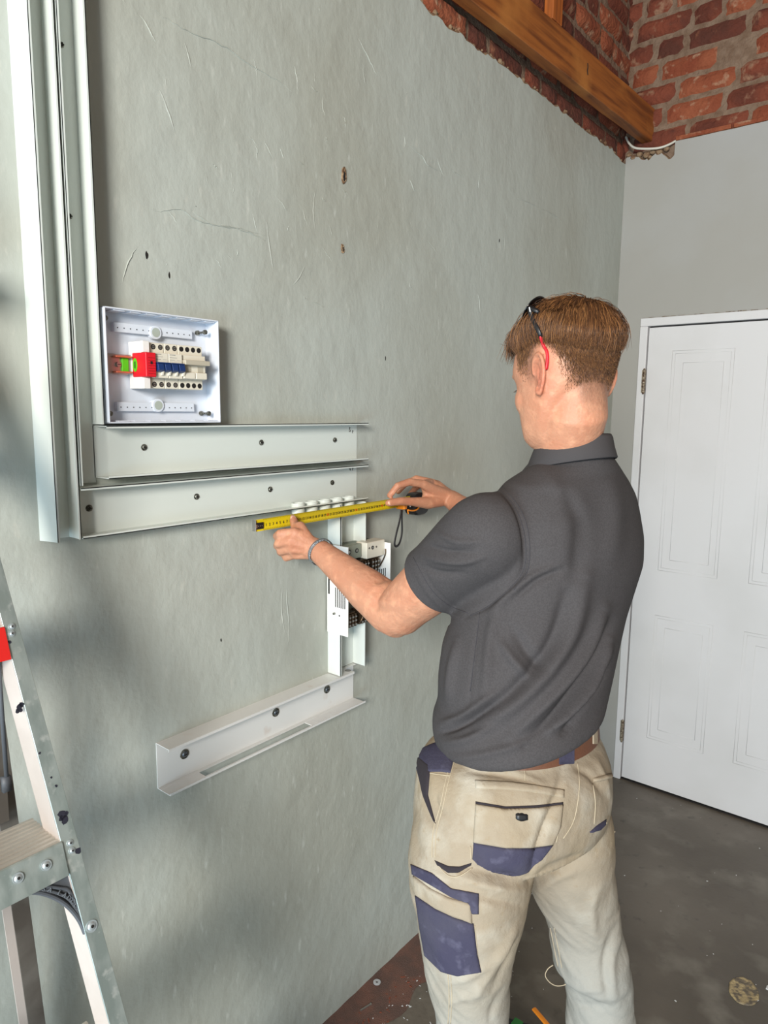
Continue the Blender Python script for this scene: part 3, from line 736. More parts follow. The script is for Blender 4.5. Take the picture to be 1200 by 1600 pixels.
m = MB(); m.box((TX+.0012, e0[1]+.002, zc_(e0[1])-.0085), (TX+.0032, e0[1]+.022, zc_(e0[1])+.0055)); m.build('end_tab', M_black, blade, bevel=.0006)
m = MB(); m.box((TX-.006, e0[1]-.0015, zc_(e0[1])-.012), (TX+.0045, e0[1]+.0004, zc_(e0[1])+.012)); m.box((TX+.0014, e0[1], zc_(e0[1])-.005), (TX+.0040, e0[1]+.004, zc_(e0[1])+.002)); 
for k in range(3): m.cyl((TX+.0033, e0[1]+.0075+k*.005, zc_(e0[1])-.0015), (TX+.0038, e0[1]+.0075+k*.005, zc_(e0[1])-.0015), .0013, 10)
m.build('end_hook', M_metal, blade, bevel=.0004)
cc = onx(652,789,.070)
m = MB(); prof = []
for k in range(28):
    a = 6.2832*k/28; ca, sa = math.cos(a), math.sin(a); q = 3.2
    prof.append((cc[1]+.036*abs(ca)**(2/q)*(1 if ca > 0 else -1), cc[2]+.004+.031*abs(sa)**(2/q)*(1 if sa > 0 else -1)))
rings = []
for (xo, sc3) in ((-.020,.86),(-.016,.98),(.012,.98),(.017,.84)):
    rings.append([(cc[0]+xo, cc[1]+(y-cc[1])*sc3, cc[2]+(z-cc[2])*sc3) for y, z in prof])
m.loft(rings); m.build('case', M_black, tp, auto=40)
m = MB(); c0 = onx(638,790,.088)
m.box((c0[0]-.030, c0[1]-.018, c0[2]-.010), (c0[0]+.001, c0[1]-.004, c0[2]+.012)); m.build('orange_nose', M_oran, tp, bevel=.004)
m = MB(); m.tube(smooth_pts([onx(u, v, .089) for u, v in ((637,797),(646,798),(653,795),(656,789))]), .0022, 8); m.tube(smooth_pts([onx(u, v, .089) for u, v in ((637,797),(638,803))]), .0016, 8); m.build('belt_clip', M_oran, tp, smooth=True)
m = MB(); m.tube([onx(641,792,.090), onx(641,787,.090)], .0014, 8); m.build('label_pin', M_white, tp)
m = MB(); P = [onx(u, v, .08+.0*i) for i, (u, v) in enumerate(((627,797),(624,815),(619,835),(616.5,850),(620,853.5),(624.5,848),(628,832),(628,812),(628,797)))]
m.tube(smooth_pts(P), [(.0018,.0035)]*len(smooth_pts(P)), 8); m.build('wrist_strap', M_black, tp, smooth=True)

# ------------------------------------------------------------ floor litter
m = MB(); n = 80; vs = []; 
for i in range(n+1):
    y = .9+(YB-1.0)*i/n; wv = .13+.06*fbm(y*2.2, 4)+.02*fbm(y*9, 2)-.03*(y > 2.2)*(y-2.2)
    for k in range(7):
        t_ = k/6; vs.append((.0+wv*t_*1.0+.0, y, .0008+.006*(1-t_)**1.5*(1+.5*fbm(y*20, t_*4))))
fs = [(i*7+k, (i+1)*7+k, (i+1)*7+k+1, i*7+k+1) for i in range(n) for k in range(6)]
m.add(vs, fs); d_ = m.build('brick_dust', M_dust, smooth=True, fix=False)
for p in d_.data.polygons: p.flip()
tag(d_, 'red brick dust lying along the foot of the wall', 'dust', kind='stuff')
M_fl = mat('white_flake', srgb(206,206,206), .6); M_crumb = mat('red_crumb', srgb(120,64,44), .9)
def litter(name, cnt, m_, reg, sz, label, cat, seed):
    rnd = random.Random(seed); mb = MB()
    for _ in range(cnt):
        x, y = reg(rnd); s = rnd.uniform(*sz); R = Matrix.Rotation(rnd.uniform(0, 6.28), 3, 'Z') @ Matrix.Rotation(rnd.uniform(-.4, .4), 3, 'X')
        mb.box((-s, -s*.5, 0), (s, s*.5, s*.35), R=R, org=(x, y, .0012+.008*max(0, .12-x)))
    o = mb.build(name, m_, d_ if name == 'brick_crumb' else None); o['kind'] = 'stuff'
    if name != 'brick_crumb': tag(o, label, cat)
litter('plaster_flakes', 260, M_fl, lambda r: (abs(r.gauss(0, .12))+.006, r.uniform(1.15, 2.1)), (.0008, .0034), 'tiny white plaster flakes scattered over the red dust', 'debris', 5)
litter('brick_crumb', 500, M_crumb, lambda r: (abs(r.gauss(0, .05))+.006, r.uniform(1.15, 2.6)), (.001, .0045), 'small red brick crumbs along the foot of the wall', 'debris', 6)
litter('floor_specks', 40, M_fl, lambda r: (r.uniform(.2, 1.1), r.uniform(1.7, 3.0)), (.001, .003), 'sparse pale specks on the dark concrete floor', 'debris', 8)
c = onz(589,1535,.006); m = MB(); nn = 28
ro = [[(c[0]+q*math.cos(6.2832*i/nn), c[1]+q*math.sin(6.2832*i/nn), zz) for i in range(nn)] for q, zz in ((.011,.006),(.011,.0078),(.0036,.0082),(.0036,.006),(.011,.006))]
m.loft(ro, cap=False); tag(m.build('washer', mat('bright_zinc', srgb(214,216,220), .35, .5), auto=40), 'round silver washer lying on the red dust by the wall', 'washer')
a, b = onz(563,1579,.004), onz(579,1569,.004); m = MB(); m.cyl(a, b, .0028, 10); m.cyl(b, b+(b-a)*.06, .004, 12); tag(m.build('wall_screw', M_metal, auto=40), 'grey screw lying on the dust near the wall foot', 'screw')
c = onz(1162,1549,0); m = MB(); n = 26; 
def blobr(k, s): 
    a = 6.2832*k/n; ca, sa = math.cos(a), math.sin(a)
    return (c[0]+s*(.043*ca*.9+.012*sa+.004*fbm(ca*2, sa*2, 3)), c[1]+s*(.052*sa-.02*ca+.006*fbm(ca*2, sa*2, 8)))
m.loft([[(*blobr(k, 1), .0002) for k in range(n)], [(*blobr(k, .96), .0022) for k in range(n)], [(*blobr(k, .84), .0024) for k in range(n)], [(*blobr(k, .76), .0012) for k in range(n)], [(*blobr(k, .3), .0013) for k in range(n)]])
tag(m.build('dried_splash', mat('dried_glue', srgb(176,156,116), .6, bump=(120,.5,4), var=(50, srgb(104,94,80), .45, .58)), smooth=True), 'pale yellowish dried splash on the concrete floor at lower right', 'stain')
c = onz(1199,1544,.0); m = MB(); m.box((c[0]-.003, c[1]-.008, 0), (c[0]+.004, c[1]+.008, .004)); tag(m.build('plastic_chip', M_fl, bevel=.001), 'bright white chip beside the pale splash at the right edge', 'debris')
# tool case between the feet
c = onz(822,1597,.0); tl = thing('tool_case', (c[0], c[1], 0), 'black tool case with an orange stripe on the floor between the legs', 'tool case')
Rz = Matrix.Rotation(math.radians(18), 3, 'Z'); hh = .07
cx_, cy_ = .440, 1.42
m = MB(); m.box((-.13,-.10,.004), (.10,.10,hh), R=Rz, org=(cx_, cy_, 0)); m.build('body', M_black, tl, bevel=.010)
q0 = onz(834,1576,hh+.002); q1 = onz(851,1596,hh+.002); q2 = q1+(q1-q0)*1.6
m = MB(); m.tube([q0, q1, q2], [(.004,.0075)]*3, 8); m.build('orange_stripe', M_oran, tl, bevel=.001)
g0 = onz(808,1598,hh+.002); m = MB(); m.box((g0[0]-.012, g0[1]-.012, hh-.001), (g0[0]+.012, g0[1]+.012, hh+.003)); m.build('green_label', mat('green_label', srgb(40,120,50), .5), tl, bevel=.001)

# ------------------------------------------------------------ the person
M_skin = mat('skin', srgb(192,138,110), .5, bump=(180,.15,4), var=[(14, srgb(188,126,98), .42, .68), (60, srgb(216,158,126), .5, .8)], spec=.35, sss=.12)
M_shirt = mat('charcoal_knit', srgb(71,68,69), .85, bump=[(700,.10,2),(26,.05,3)], spec=.2, var=(400, srgb(65,62,63), .4, .6))
M_shirt2 = mat('charcoal_collar', srgb(68,65,66), .85, bump=(700,.1,2), spec=.2)
M_pants = mat('khaki_canvas', srgb(150,137,119), .9, bump=[(500,.10,3),(14,.5,5),(45,.22,4)], spec=.15, var=[(5, srgb(152,136,112), .45, .68), (14, srgb(174,166,152), .52, .75), (70, srgb(146,130,108), .62, .75)])
_nt = M_pants.node_tree; _b = _nt.nodes['Principled BSDF']; _src = _b.inputs['Base Color'].links[0].from_socket; _tc = _nt.nodes.new('ShaderNodeNewGeometry'); _sp = _nt.nodes.new('ShaderNodeSeparateXYZ'); _nt.links.new(_tc.outputs['Position'], _sp.inputs[0])
_mr = _nt.nodes.new('ShaderNodeMapRange'); _mr.inputs[1].default_value = .92; _mr.inputs[2].default_value = .66; _nt.links.new(_sp.outputs[2], _mr.inputs[0]); _mx = _nt.nodes.new('ShaderNodeMix'); _mx.data_type = 'RGBA'; _nt.links.new(_mr.outputs[0], _mx.inputs[0]); _nt.links.new(_src, _mx.inputs[6]); _mx.inputs[7].default_value = srgb(152,150,143); _nt.links.new(_mx.outputs[2], _b.inputs['Base Color'])   # cement dust on the lower legs
M_navy = mat('navy_canvas', srgb(70,68,82), .9, bump=[(300,.12,3),(40,.2,3)], spec=.15, var=[(14, srgb(62,60,78), .4, .62), (40, srgb(88,86,104), .58, .75)])
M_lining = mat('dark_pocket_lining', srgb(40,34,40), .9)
M_stitch = mat('pale_stitching', srgb(176,162,138), .8)
M_stitch2 = mat('tan_stitching', srgb(150,132,106), .8)
M_seam = mat('dark_seam', srgb(56,54,58), .9)
M_belt = mat('brown_leather', srgb(98,62,44), .55, bump=(120,.1,3))
M_hairs = [mat('hair_brown', srgb(104,68,40), .42), mat('hair_dark', srgb(66,42,26), .42), mat('hair_light', srgb(148,102,60), .42)]
M_scalp = mat('short_hair', srgb(112,80,56), .8, bump=(400,.5,3), var=(160, srgb(80,56,40), .42, .6))

Fb = V((-.97, .23, 0)).normalized(); Ab = V((-Fb.y*-1, -Fb.x, 0))   # facing; right side
Ab = V((Fb.y, -Fb.x, 0)); UZ = V((0, 0, 1))
rx = float(np.dot(rt, Ab)); rf = float(np.dot(rt, Fb))
def sec(v, uL, uR, D, ratio=.75, n=56, ex=2.15, tilt=0, roll=0):
    """horizontal body section seen between two columns at one row of the frame"""
    c = V(dep((uL+uR)/2, v, D)); w_ = (uR-uL)/2*D/FPX
    a = w_/math.sqrt(rx*rx+(rf*ratio)**2); b = a*ratio; ring = []
    for k in range(n):
        t = 2*math.pi*k/n; ct, st = math.cos(t), math.sin(t)
        x = a*abs(ct)**(2/ex)*(1 if ct > 0 else -1); y = b*abs(st)**(2/ex)*(1 if st > 0 else -1)
        ring.append(c+Ab*x+Fb*y+UZ*(tilt*y+roll*x))
    return ring
def remesh(parts, name, mats, voxel, smooth, parent, post=None, fac=.5):
    me = bpy.data.meshes.new(name+'_src'); me.from_pydata(parts.v, [], parts.f); me.update()
    bm = bmesh.new(); bm.from_mesh(me); bmesh.ops.recalc_face_normals(bm, faces=bm.faces); bm.to_mesh(me); bm.free()
    o = bpy.data.objects.new(name+'_src', me); COL.objects.link(o)
    r = o.modifiers.new('r', 'REMESH'); r.mode = 'VOXEL'; r.voxel_size = voxel; r.adaptivity = 0
    s = o.modifiers.new('s', 'SMOOTH'); s.factor = fac; s.iterations = smooth
    dg = bpy.context.evaluated_depsgraph_get(); dg.update()
    me2 = bpy.data.meshes.new_from_object(o.evaluated_get(dg)); me2.name = name
    bpy.data.objects.remove(o)
    me2.materials.clear()
    for m in (mats if isinstance(mats, (list, tuple)) else [mats]): me2.materials.append(m)
    me2.polygons.foreach_set('use_smooth', [True]*len(me2.polygons))
    ob = bpy.data.objects.new(name, me2); COL.objects.link(ob)
    if post: post(ob)
    if parent is not None: put(ob, parent)
    return ob
def get_np(me):
    a = np.empty(len(me.vertices)*3); me.vertices.foreach_get('co', a); n = np.empty(len(me.vertices)*3); me.vertices.foreach_get('normal', n)
    return a.reshape(-1,3), n.reshape(-1,3)
def folds(ob, lst, facing=.05):
    """sew real folds into a mesh along lines given in frame coordinates: (points, half width px, height m)"""
    me = ob.data; co, nr = get_np(me); d = co-CAM; w_ = d@fw
    u = 600+FPX*(d@rt)/w_; v = 800-FPX*(d@up)/w_
    toc = -d/np.linalg.norm(d, axis=1)[:,None]; vis = np.clip(((nr*toc).sum(1)-facing)/.25, 0, 1)
    disp = np.zeros(len(co))
    for pts, hw_, amp in lst:
        P = np.array(smooth_pts([(a, b, 0) for a, b in pts], 5))[:, :2]; best = np.full(len(co), 1e9); bt = np.zeros(len(co))
        L_ = len(P)-1
        sel = (u > P[:,0].min()-3*hw_) & (u < P[:,0].max()+3*hw_) & (v > P[:,1].min()-3*hw_) & (v < P[:,1].max()+3*hw_)
        uu, vv_ = u[sel], v[sel]; bb = best[sel]; tt = bt[sel]
        for i in range(L_):
            e = P[i+1]-P[i]; l2 = e@e+1e-9; t = np.clip(((uu-P[i,0])*e[0]+(vv_-P[i,1])*e[1])/l2, 0, 1)
            dx = uu-(P[i,0]+t*e[0]); dy = vv_-(P[i,1]+t*e[1]); dd = np.hypot(dx, dy); q = dd < bb; bb[q] = dd[q]; tt[q] = (i+t[q])/L_
        g = np.exp(-(bb/hw_)**2)*np.sin(np.pi*np.clip(tt, .04, .96))**.6*amp
        disp[sel] += g
    co = co+nr*(disp*vis)[:,None]; me.vertices.foreach_set('co', co.ravel()); me.update()

FB = dep(800, 1250, 1.2)
man = thing('person', (float(FB[0]), float(FB[1]), 0), 'person in charcoal polo shirt and khaki work trousers holding the tape against the wall', 'person')

# joints
sc0 = V(dep(868, 812, 1.235)); S_L = sc0 - Ab*.160 + Fb*.035 - UZ*.006 + V(rt)*.013 - V(up)*.010 - Fb*.006 - V(fw)*.012; S_R = sc0 + Ab*.165 + Fb*.055
W_L = V(onx(497, 859, .155)); W_R = V(onx(703, 779, .135))
def elbow(S, W, u, v, l1, l2):
    best = None
    for i in range(400):
        D = .9+.8*i/400; E = V(dep(u, v, D)); e = ((E-S).length-l1)**2+((E-W).length-l2)**2
        if best is None or e < best[0]: best = (e, E)
    return best[1]
E_L = elbow(S_L, W_L, 618, 958, .31, .275); E_R = elbow(S_R, W_R, 800, 850, .31, .28)
print('ARM', (E_L-S_L).length, (E_L-W_L).length, (E_R-S_R).length, (E_R-W_R).length, projn(S_L), projn(S_R), projn(E_R))
def lerp(a, b, t): return a+(b-a)*t

# head frame
pd = math.radians(13)
_ya = math.radians(-9); Fh0 = V((Fb.x*math.cos(_ya)-Fb.y*math.sin(_ya), Fb.x*math.sin(_ya)+Fb.y*math.cos(_ya), 0)); Ah = V((Fh0.y, -Fh0.x, 0))
Fh = (Fh0*math.cos(pd)-UZ*math.sin(pd)).normalized(); Lh = -Ah; Uh = Lh.cross(Fh)*-1; Uh = Fh.cross(Lh)
if Uh.z < 0: Uh = -Uh
HC = V(dep(886, 588, 1.185))
def H(f, l, z): return HC+Fh*f+Lh*l+Uh*z
HT = [(-.120,.060,.022,.022,.038),(-.110,.082,.012,.040,.036),(-.094,.090,.004,.054,.030),(-.076,.088,-.014,.062,.016),(-.060,.088,-.030,.066,.004),(-.044,.088,-.046,.069,-.004),
      (-.025,.086,-.064,.070,-.012),(0,.084,-.078,.0735,-.013),(.022,.091,-.088,.076,-.013),(.05,.088,-.092,.077,-.016),(.078,.074,-.084,.073,-.016),(.096,.053,-.070,.061,-.018),(.109,.030,-.048,.040,-.018),(.117,.004,-.025,.012,-.012)]
def ht(z):
    z = max(HT[0][0], min(HT[-1][0], z))
    for a, b in zip(HT, HT[1:]):
        if z <= b[0]:
            t = (z-a[0])/(b[0]-a[0]); return [a[i]+(b[i]-a[i])*t for i in range(1, 5)]
    return list(HT[-1][1:])
def head_pt(z, ph, extra=0):
    fr_, bk, w_, fc = ht(z); c, s = math.cos(ph), math.sin(ph)
    ex = 2.0+(.85 if c > 0 else 0)*max(0, min(1, (.06-z)/.04))
    f = fc+(fr_-fc if c > 0 else fc-bk)*(abs(c)**(2/ex))*(1 if c > 0 else -1); l = w_*abs(s)**(2/ex)*(1 if s > 0 else -1)
    # cheeks and jaw narrow toward the front
    return f, l, z
def head_rings(n=64, step=.006):
    rings = []; z = HT[0][0]
    while z <= HT[-1][0]+1e-6:
        rings.append([H(*head_pt(z, 2*math.pi*k/n)) for k in range(n)]); z += step
    return rings

body = MB()
body.loft(head_rings())
# face
body.tube([H(.086,0,.008), H(.093,0,-.010), H(.101,0,-.026), H(.096,0,-.034)], [.006,.007,.0085,.007], 12, round_=True)
for s in (-1, 1):
    body.ball(H(.088, s*.009, -.032), .0068, 12)
    body.tube([H(.090,s*.010,.020), H(.088,s*.028,.024), H(.076,s*.048,.018)], [.007,.008,.006], 10, round_=True)
    body.ball(H(.074, s*.031, .000), (.013), 14)
    body.ball(H(.052, s*.036, -.028), (.030,.030,.034), 18)
body.tube([H(.087,-.018,-.062), H(.094,0,-.060), H(.087,.018,-.062)], [.004,.0065,.004], 10, round_=True)
body.tube([H(.085,-.016,-.071), H(.092,0,-.071), H(.085,.016,-.071)], [.004,.0065,.004], 10, round_=True)
body.ball(H(.078, 0, -.104), (.016), 14)
# ears
for s in (-1, 1):
    hp = [(-.004,.004),(-.002,.020),(.006,.029),(.017,.031),(.026,.023),(.029,.008),(.025,-.010),(.016,-.023),(.008,-.031),(.001,-.029),(-.001,-.020)]
    def epos(a, b, o=0): return H(-.008-a*1.0, s*((.0755 if s > 0 else .0725)+(.26 if s > 0 else .12)*max(0, a)+o), -.004+b)
    body.tube(smooth_pts([epos(a, b) for a, b in hp], 4), .0034, 10, round_=True)
    body.tube(smooth_pts([epos(a, b, .000) for a, b in ((.004,.018),(.014,.020),(.020,.010),(.017,-.006),(.008,-.016))], 4), .0030, 8, round_=True)
    rings = []
    for o in (-.0035, 0.0):
        rings.append([epos(a*.92+.001, b*.94, o-.002) for a, b in hp])
    body.loft(rings)
    body.tube([epos(0,-.026), epos(.006,-.030)], .0050, 10, round_=True)
    body.tube([epos(.010,.010,-.008), epos(.008,-.010,-.008)], .009, 10, round_=True)
# neck, trunk
neck_base = V(dep(898, 742, 1.235)); NB = [H(-.014,0,-.025), H(-.010,0,-.066)]
n2 = V(dep(888, 690, 1.215))
body.tube([NB[0], NB[1], n2, neck_base], [(.052,.052),(.0525,.053),(.054,.055),(.064,.070)], 28)
tor = [(752,850,945,1.225,.8),(770,815,970,1.235,.58),(790,800,975,1.25,.52),(825,790,975,1.26,.50),(870,775,970,1.262,.50),(920,765,955,1.262,.50),(980,748,935,1.255,.54),(1050,735,915,1.24,.58),(1110,728,905,1.225,.62),(1150,724,908,1.215,.65),(1190,705,920,1.21,.62),(1235,700,920,1.21,.6),(1265,705,915,1.20,.5)]
body.loft([sec(*t) for t in tor])
for S_ in (S_L, S_R): body.tube([neck_base-UZ*.02, lerp(neck_base, S_, .5)-UZ*.02, S_-UZ*.01], [.045,.042,.046], 18, round_=True)
# arms
def arm(S, E, W, rs, side):
    U1 = E-S; U2 = W-E
    P = [S, S+U1*.25, S+U1*.55, S+U1*.82, E, E+U2*.18, E+U2*.35, E+U2*.6, E+U2*.85, W]
    body.tube(smooth_pts(P, 3), [float(np.interp(i/(len(P)*3-3), np.linspace(0, 1, len(P)), rs)) for i in range((len(P)-1)*3+1)], 24, round_=True)
RA = [.056,.056,.055,.050,.046,.0455,.043,.035,.028,.0250]
arm(S_L, E_L, W_L, RA, -1); arm(S_R, E_R, W_R, RA, 1)
body.ball(E_L+(E_L-lerp(S_L, W_L, .5)).normalized()*.014, .034, 16)
# hands: chains of joints in frame position + distance from the wall
def J(u, v, x): return V(onx(u, v, x))
def finger(js, rr):
    P = [J(*j) for j in js]; body.tube(P, rr, 14, round_=True); return P
def hand_palm(W, mcps, rw, rm):
    for mc in mcps:
        Pm = J(*mc); body.tube([W-(W-Pm)*-.0, lerp(W, Pm, .5), Pm], [rw*1.08, (rw+rm)/2*.98, rm], 14, round_=True)
    for a, b in zip(mcps, mcps[1:]): body.tube([J(*a), J(*b)], rm*.9, 12, round_=True)
    for a, b in zip(mcps, mcps[1:]): body.tube([lerp(W, J(*a), .6), lerp(W, J(*b), .6)], rm*1.0, 12, round_=True)
LM = [(461,832,.128),(455,844,.126),(456,856,.122),(461,866,.117)]
hand_palm(W_L, LM, .0215, .0118)
finger([LM[0],(437,834,.100),(432,838,.075),(446,830,.052)], [.0108,.0100,.0088,.0080])
finger([LM[1],(435,849,.094),(433,853,.068),(450,846,.050)], [.0112,.0104,.0090,.0080])
finger([LM[2],(439,861,.088),(438,863,.064),(454,856,.048)], [.0108,.0100,.0088,.0078])
finger([LM[3],(447,871,.088),(446,871,.066),(459,864,.052)], [.0100,.0092,.0080,.0070])
thL = finger([(484,850,.146),(474,834,.134),(469,822,.116),(461,823,.097),(458.5,812,.082)], [.0165,.0145,.0115,.0108,.0088])
body.tube([J(664,760,.112), J(667,772,.114), J(664,783,.114)], [.0115,.0115,.012], 14, round_=True)
RM_ = [(660,756,.121),(674,754,.102),(682,756,.086),(690,762,.072)]
hand_palm(W_R, RM_, .0215, .0120)
finger([RM_[0],(640,753,.112),(621,759,.102),(609,774,.086)], [.0112,.0104,.0090,.0080])
finger([RM_[1],(650,748,.074),(632,757,.055),(622,768,.044)], [.0112,.0102,.0090,.0080])
finger([RM_[2],(662,752,.056),(648,764,.040),(640,774,.036)], [.0108,.0098,.0086,.0076])
finger([RM_[3],(676,760,.052),(664,772,.040),(656,780,.038)], [.0098,.0090,.0080,.0070])
thR = finger([(690,781,.128),(668,786,.124),(646,784,.116),(626,783,.107),(607,786,.094)], [.0185,.0165,.0118,.0108,.0092])
# legs down to the boots
legL = [(1262,695,795,1.165),(1380,664,802,1.155),(1440,664,804,1.15),(1500,672,790,1.15),(1560,690,786,1.155),(1610,694,786,1.16)]
legR = [(1262,830,920,1.265),(1400,852,944,1.295),(1460,872,962,1.295),(1530,892,975,1.30),(1610,898,978,1.315)]
def leg_rings(rows, rat=1.0, n=40, low=None):
    R_ = [sec(v, a, b, D, rat, n) for v, a, b, D in rows]; c = sum(R_[-1], V())/n
    for z, rr, dx in (low or []): 
        R_.append([V((c.x+dx+rr*math.cos(6.2832*k/n)*Ab.x*1+rr*1.05*math.sin(6.2832*k/n)*Fb.x, c.y+rr*math.cos(6.2832*k/n)*Ab.y+rr*1.05*math.sin(6.2832*k/n)*Fb.y, z)) for k in range(n)])
    return R_
body.loft(leg_rings(legL, low=[(.40,.052,.01),(.25,.046,.02),(.10,.036,.02)])); body.loft(leg_rings(legR, low=[(.40,.052,.01),(.25,.046,.02),(.10,.036,.02)]))
cents = []
for rows in (legL, legR):
    c = sum(sec(*rows[-1], .9), V())/56; cents.append(c)
    body.tube([V((c.x+.02,c.y,.12)), V((c.x+.02,c.y,.05))+Fb*.0, V((c.x+.02,c.y,.04))+Fb*.14], [.036,.036,.026], 16, round_=True)

def head_local(co):
    d = co-np.array(HC); return d@np.array(Fh), d@np.array(Lh), d@np.array(Uh)
def hairline(phd):
    return np.interp(phd, [0,35,55,66,74,82,92,104,114,125,138,152,180], [.072,.068,.050,.010,-.022,-.020,.030,.034,.018,-.022,-.060,-.074,-.066])
def paint_body(ob):
    me = ob.data; co, nr = get_np(me); f, l, z = head_local(co)
    # stubble shade of the close-cropped back and sides is hair, a colour of its own
    ph = np.degrees(np.arctan2(np.abs(l)/.073, (f+.015)/.092)); hl = hairline(ph)
    r_ = np.sqrt(f*f+l*l)
    k = np.clip((z-hl)/.050+.12, 0, 1)**.8*(np.abs(z-.03) < .12)*(r_ < .125)
    ear = (np.abs(l) > .0775) & (ph > 78) & (ph < 122) & (z < .03)
    k[ear] = 0
    at = me.color_attributes.new('stubble', 'FLOAT_COLOR', 'POINT'); c4 = np.ones((len(co), 4)); c4[:,0] = k; c4[:,1] = 0
    # ruddier ear and knuckles
    red = np.exp(-(((np.abs(l)-.085)/.014)**2+((z+.01)/.03)**2+((f+.02)/.03)**2))
    c4[:,1] = np.clip(red, 0, 1); at.data.foreach_set('color', c4.ravel())
nt = M_skin.node_tree; bs_ = nt.nodes['Principled BSDF']; base_link = bs_.inputs['Base Color'].links[0].from_socket
va = nt.nodes.new('ShaderNodeVertexColor'); va.layer_name = 'stubble'; sp2 = nt.nodes.new('ShaderNodeSeparateColor'); nt.links.new(va.outputs[0], sp2.inputs[0])
m1 = nt.nodes.new('ShaderNodeMix'); m1.data_type = 'RGBA'; m1.inputs[7].default_value = srgb(206,104,84); m0 = nt.nodes.new('ShaderNodeMath'); m0.operation = 'MULTIPLY'; m0.inputs[1].default_value = .5
nt.links.new(sp2.outputs[1], m0.inputs[0]); nt.links.new(m0.outputs[0], m1.inputs[0]); nt.links.new(base_link, m1.inputs[6])
m2_ = nt.nodes.new('ShaderNodeMix'); m2_.data_type = 'RGBA'; m2_.inputs[7].default_value = srgb(112,82,66)
ns = nt.nodes.new('ShaderNodeTexNoise'); ns.inputs['Scale'].default_value = 420; mr = nt.nodes.new('ShaderNodeMapRange'); mr.inputs[1].default_value = .3; mr.inputs[2].default_value = .7; mr.inputs[3].default_value = .55; mr.inputs[4].default_value = 1.0
nt.links.new(ns.outputs[0], mr.inputs[0]); mm = nt.nodes.new('ShaderNodeMath'); mm.operation = 'MULTIPLY'; nt.links.new(mr.outputs[0], mm.inputs[0]); nt.links.new(sp2.outputs[0], mm.inputs[1])
nt.links.new(mm.outputs[0], m2_.inputs[0]); nt.links.new(m1.outputs[2], m2_.inputs[6]); nt.links.new(m2_.outputs[2], bs_.inputs['Base Color'])
def body_post(ob):
    folds(ob, [([(520,895),(545,915),(575,935),(600,955)], 5, -.0018), ([(545,905),(570,925),(600,942),(640,950)], 6, .0022),
               ([(585,910),(600,905),(612,898)], 5, -.0045), ([(452,835),(440,832)], 3, -.001), ([(470,850),(448,846)], 3, -.0012), ([(470,860),(450,858)], 3, -.0012), ([(474,868),(456,868)], 3, -.001),
               ([(463,826),(470,826)], 2, -.001)], .0)
    paint_body(ob)
body_ob = remesh(body, 'body', M_skin, .0027, 5, man, body_post)

# nails
def nail(P, Q, side, r):
    m = MB(); t = (P-Q).normalized(); tc2 = (V(CAM)-P).normalized(); nn = (tc2-t*tc2.dot(t)).normalized(); b_ = t.cross(nn); c = P+nn*r*.80-t*.001
    rings = []
    for hh in (0, .0012):
        rings.append([c+t*(.0068*math.cos(a))+b_*(.0056*math.sin(a))+nn*(hh-.0016*math.sin(a)**2) for a in [6.2832*k/20 for k in range(20)]])
    m.loft(rings); return m.build('thumbnail', mat('nail', srgb(236,184,160), .25), man, smooth=True)
nail(thL[-1]+(thL[-1]-thL[-2]).normalized()*.002, thL[-2], 1, .0088); nail(thR[-1], thR[-2], 1, .0092)
# bracelet
ax = (W_L-E_L).normalized(); bc = W_L-ax*.010; nn = ax.orthogonal().normalized(); bb = ax.cross(nn); m = MB(); N_ = 48
rings = []
for (rr, o) in ((.0290,-.004),(.0305,-.003),(.0305,.003),(.0290,.004),(.0275,.0),(.0290,-.004)):
    rings.append([bc+ax*(o+.004*math.sin(6.2832*k/N_))+nn*(rr*math.cos(6.2832*k/N_))+bb*(rr*math.sin(6.2832*k/N_)) for k in range(N_)])
m.loft(rings, cap=False); br = m.build('bracelet', mat('grey_bracelet', srgb(140,144,148), .4, .6, bump=(400,.5,2)), man, smooth=True)

# hair
HB = MB(); n = 96; rings = []; z = -.078
BASE_T = [.064,.060,.050,.056,.042,.028,.022]
def hair_t(ph, z):
    d = abs(math.degrees(ph)); d = d if d <= 180 else 360-d; hl = float(hairline(d))
    if z < hl-.004: return -.006
    lo = .0015
    base = float(np.interp(d, [0,40,70,90,120,150,180], BASE_T))   # where the long top begins
    if z < base-.004: return -.006
    top = float(np.interp(z, [base-.004, base+.006, base+.02, .08, .12], [0, .006, .011, .010, .007]))
    if d < 60: top = float(np.interp(z, [base-.002, base+.012, .08, .12], [0, .014, .008, .006]))*(1.0+.3*math.cos(ph))
    if d > 115: top *= .85
    return lo+top+.0022*fbm(math.cos(ph)*3, math.sin(ph)*3, z*30)*(1 if z > base else .2)
while z <= .1171:
    ring = []
    for k in range(n):
        ph = 2*math.pi*k/n; f, l, zz = head_pt(z, ph); f2, l2, z2 = head_pt(min(.117, z+.002), ph); t = hair_t(ph, z)
        # outward normal of the skull
        fr_, bk, w_, fc = ht(z); slope = (ht(z+.004)[2]-ht(z-.004)[2])/.008; nz = max(-.2, -slope); nx = math.cos(ph); nl = math.sin(ph); L_ = math.sqrt(1+min(nz, 6)**2); nz = min(nz, 6)
        ring.append(H(f+nx*t/L_, l+nl*t/L_, zz+nz*t/L_))
    rings.append(ring); z += .0045
HB.loft(rings)
def hair_post(ob):
    ob.data.materials.clear(); ob.data.materials.append(M_scalp)
hair = remesh(HB, 'hair', M_scalp, .0024, 4, man)
hbv = BVHTree.FromPolygons([tuple(v.co+hair.location+man.location) for v in hair.data.vertices], [tuple(p.vertices) for p in hair.data.polygons])
rnd = random.Random(21)
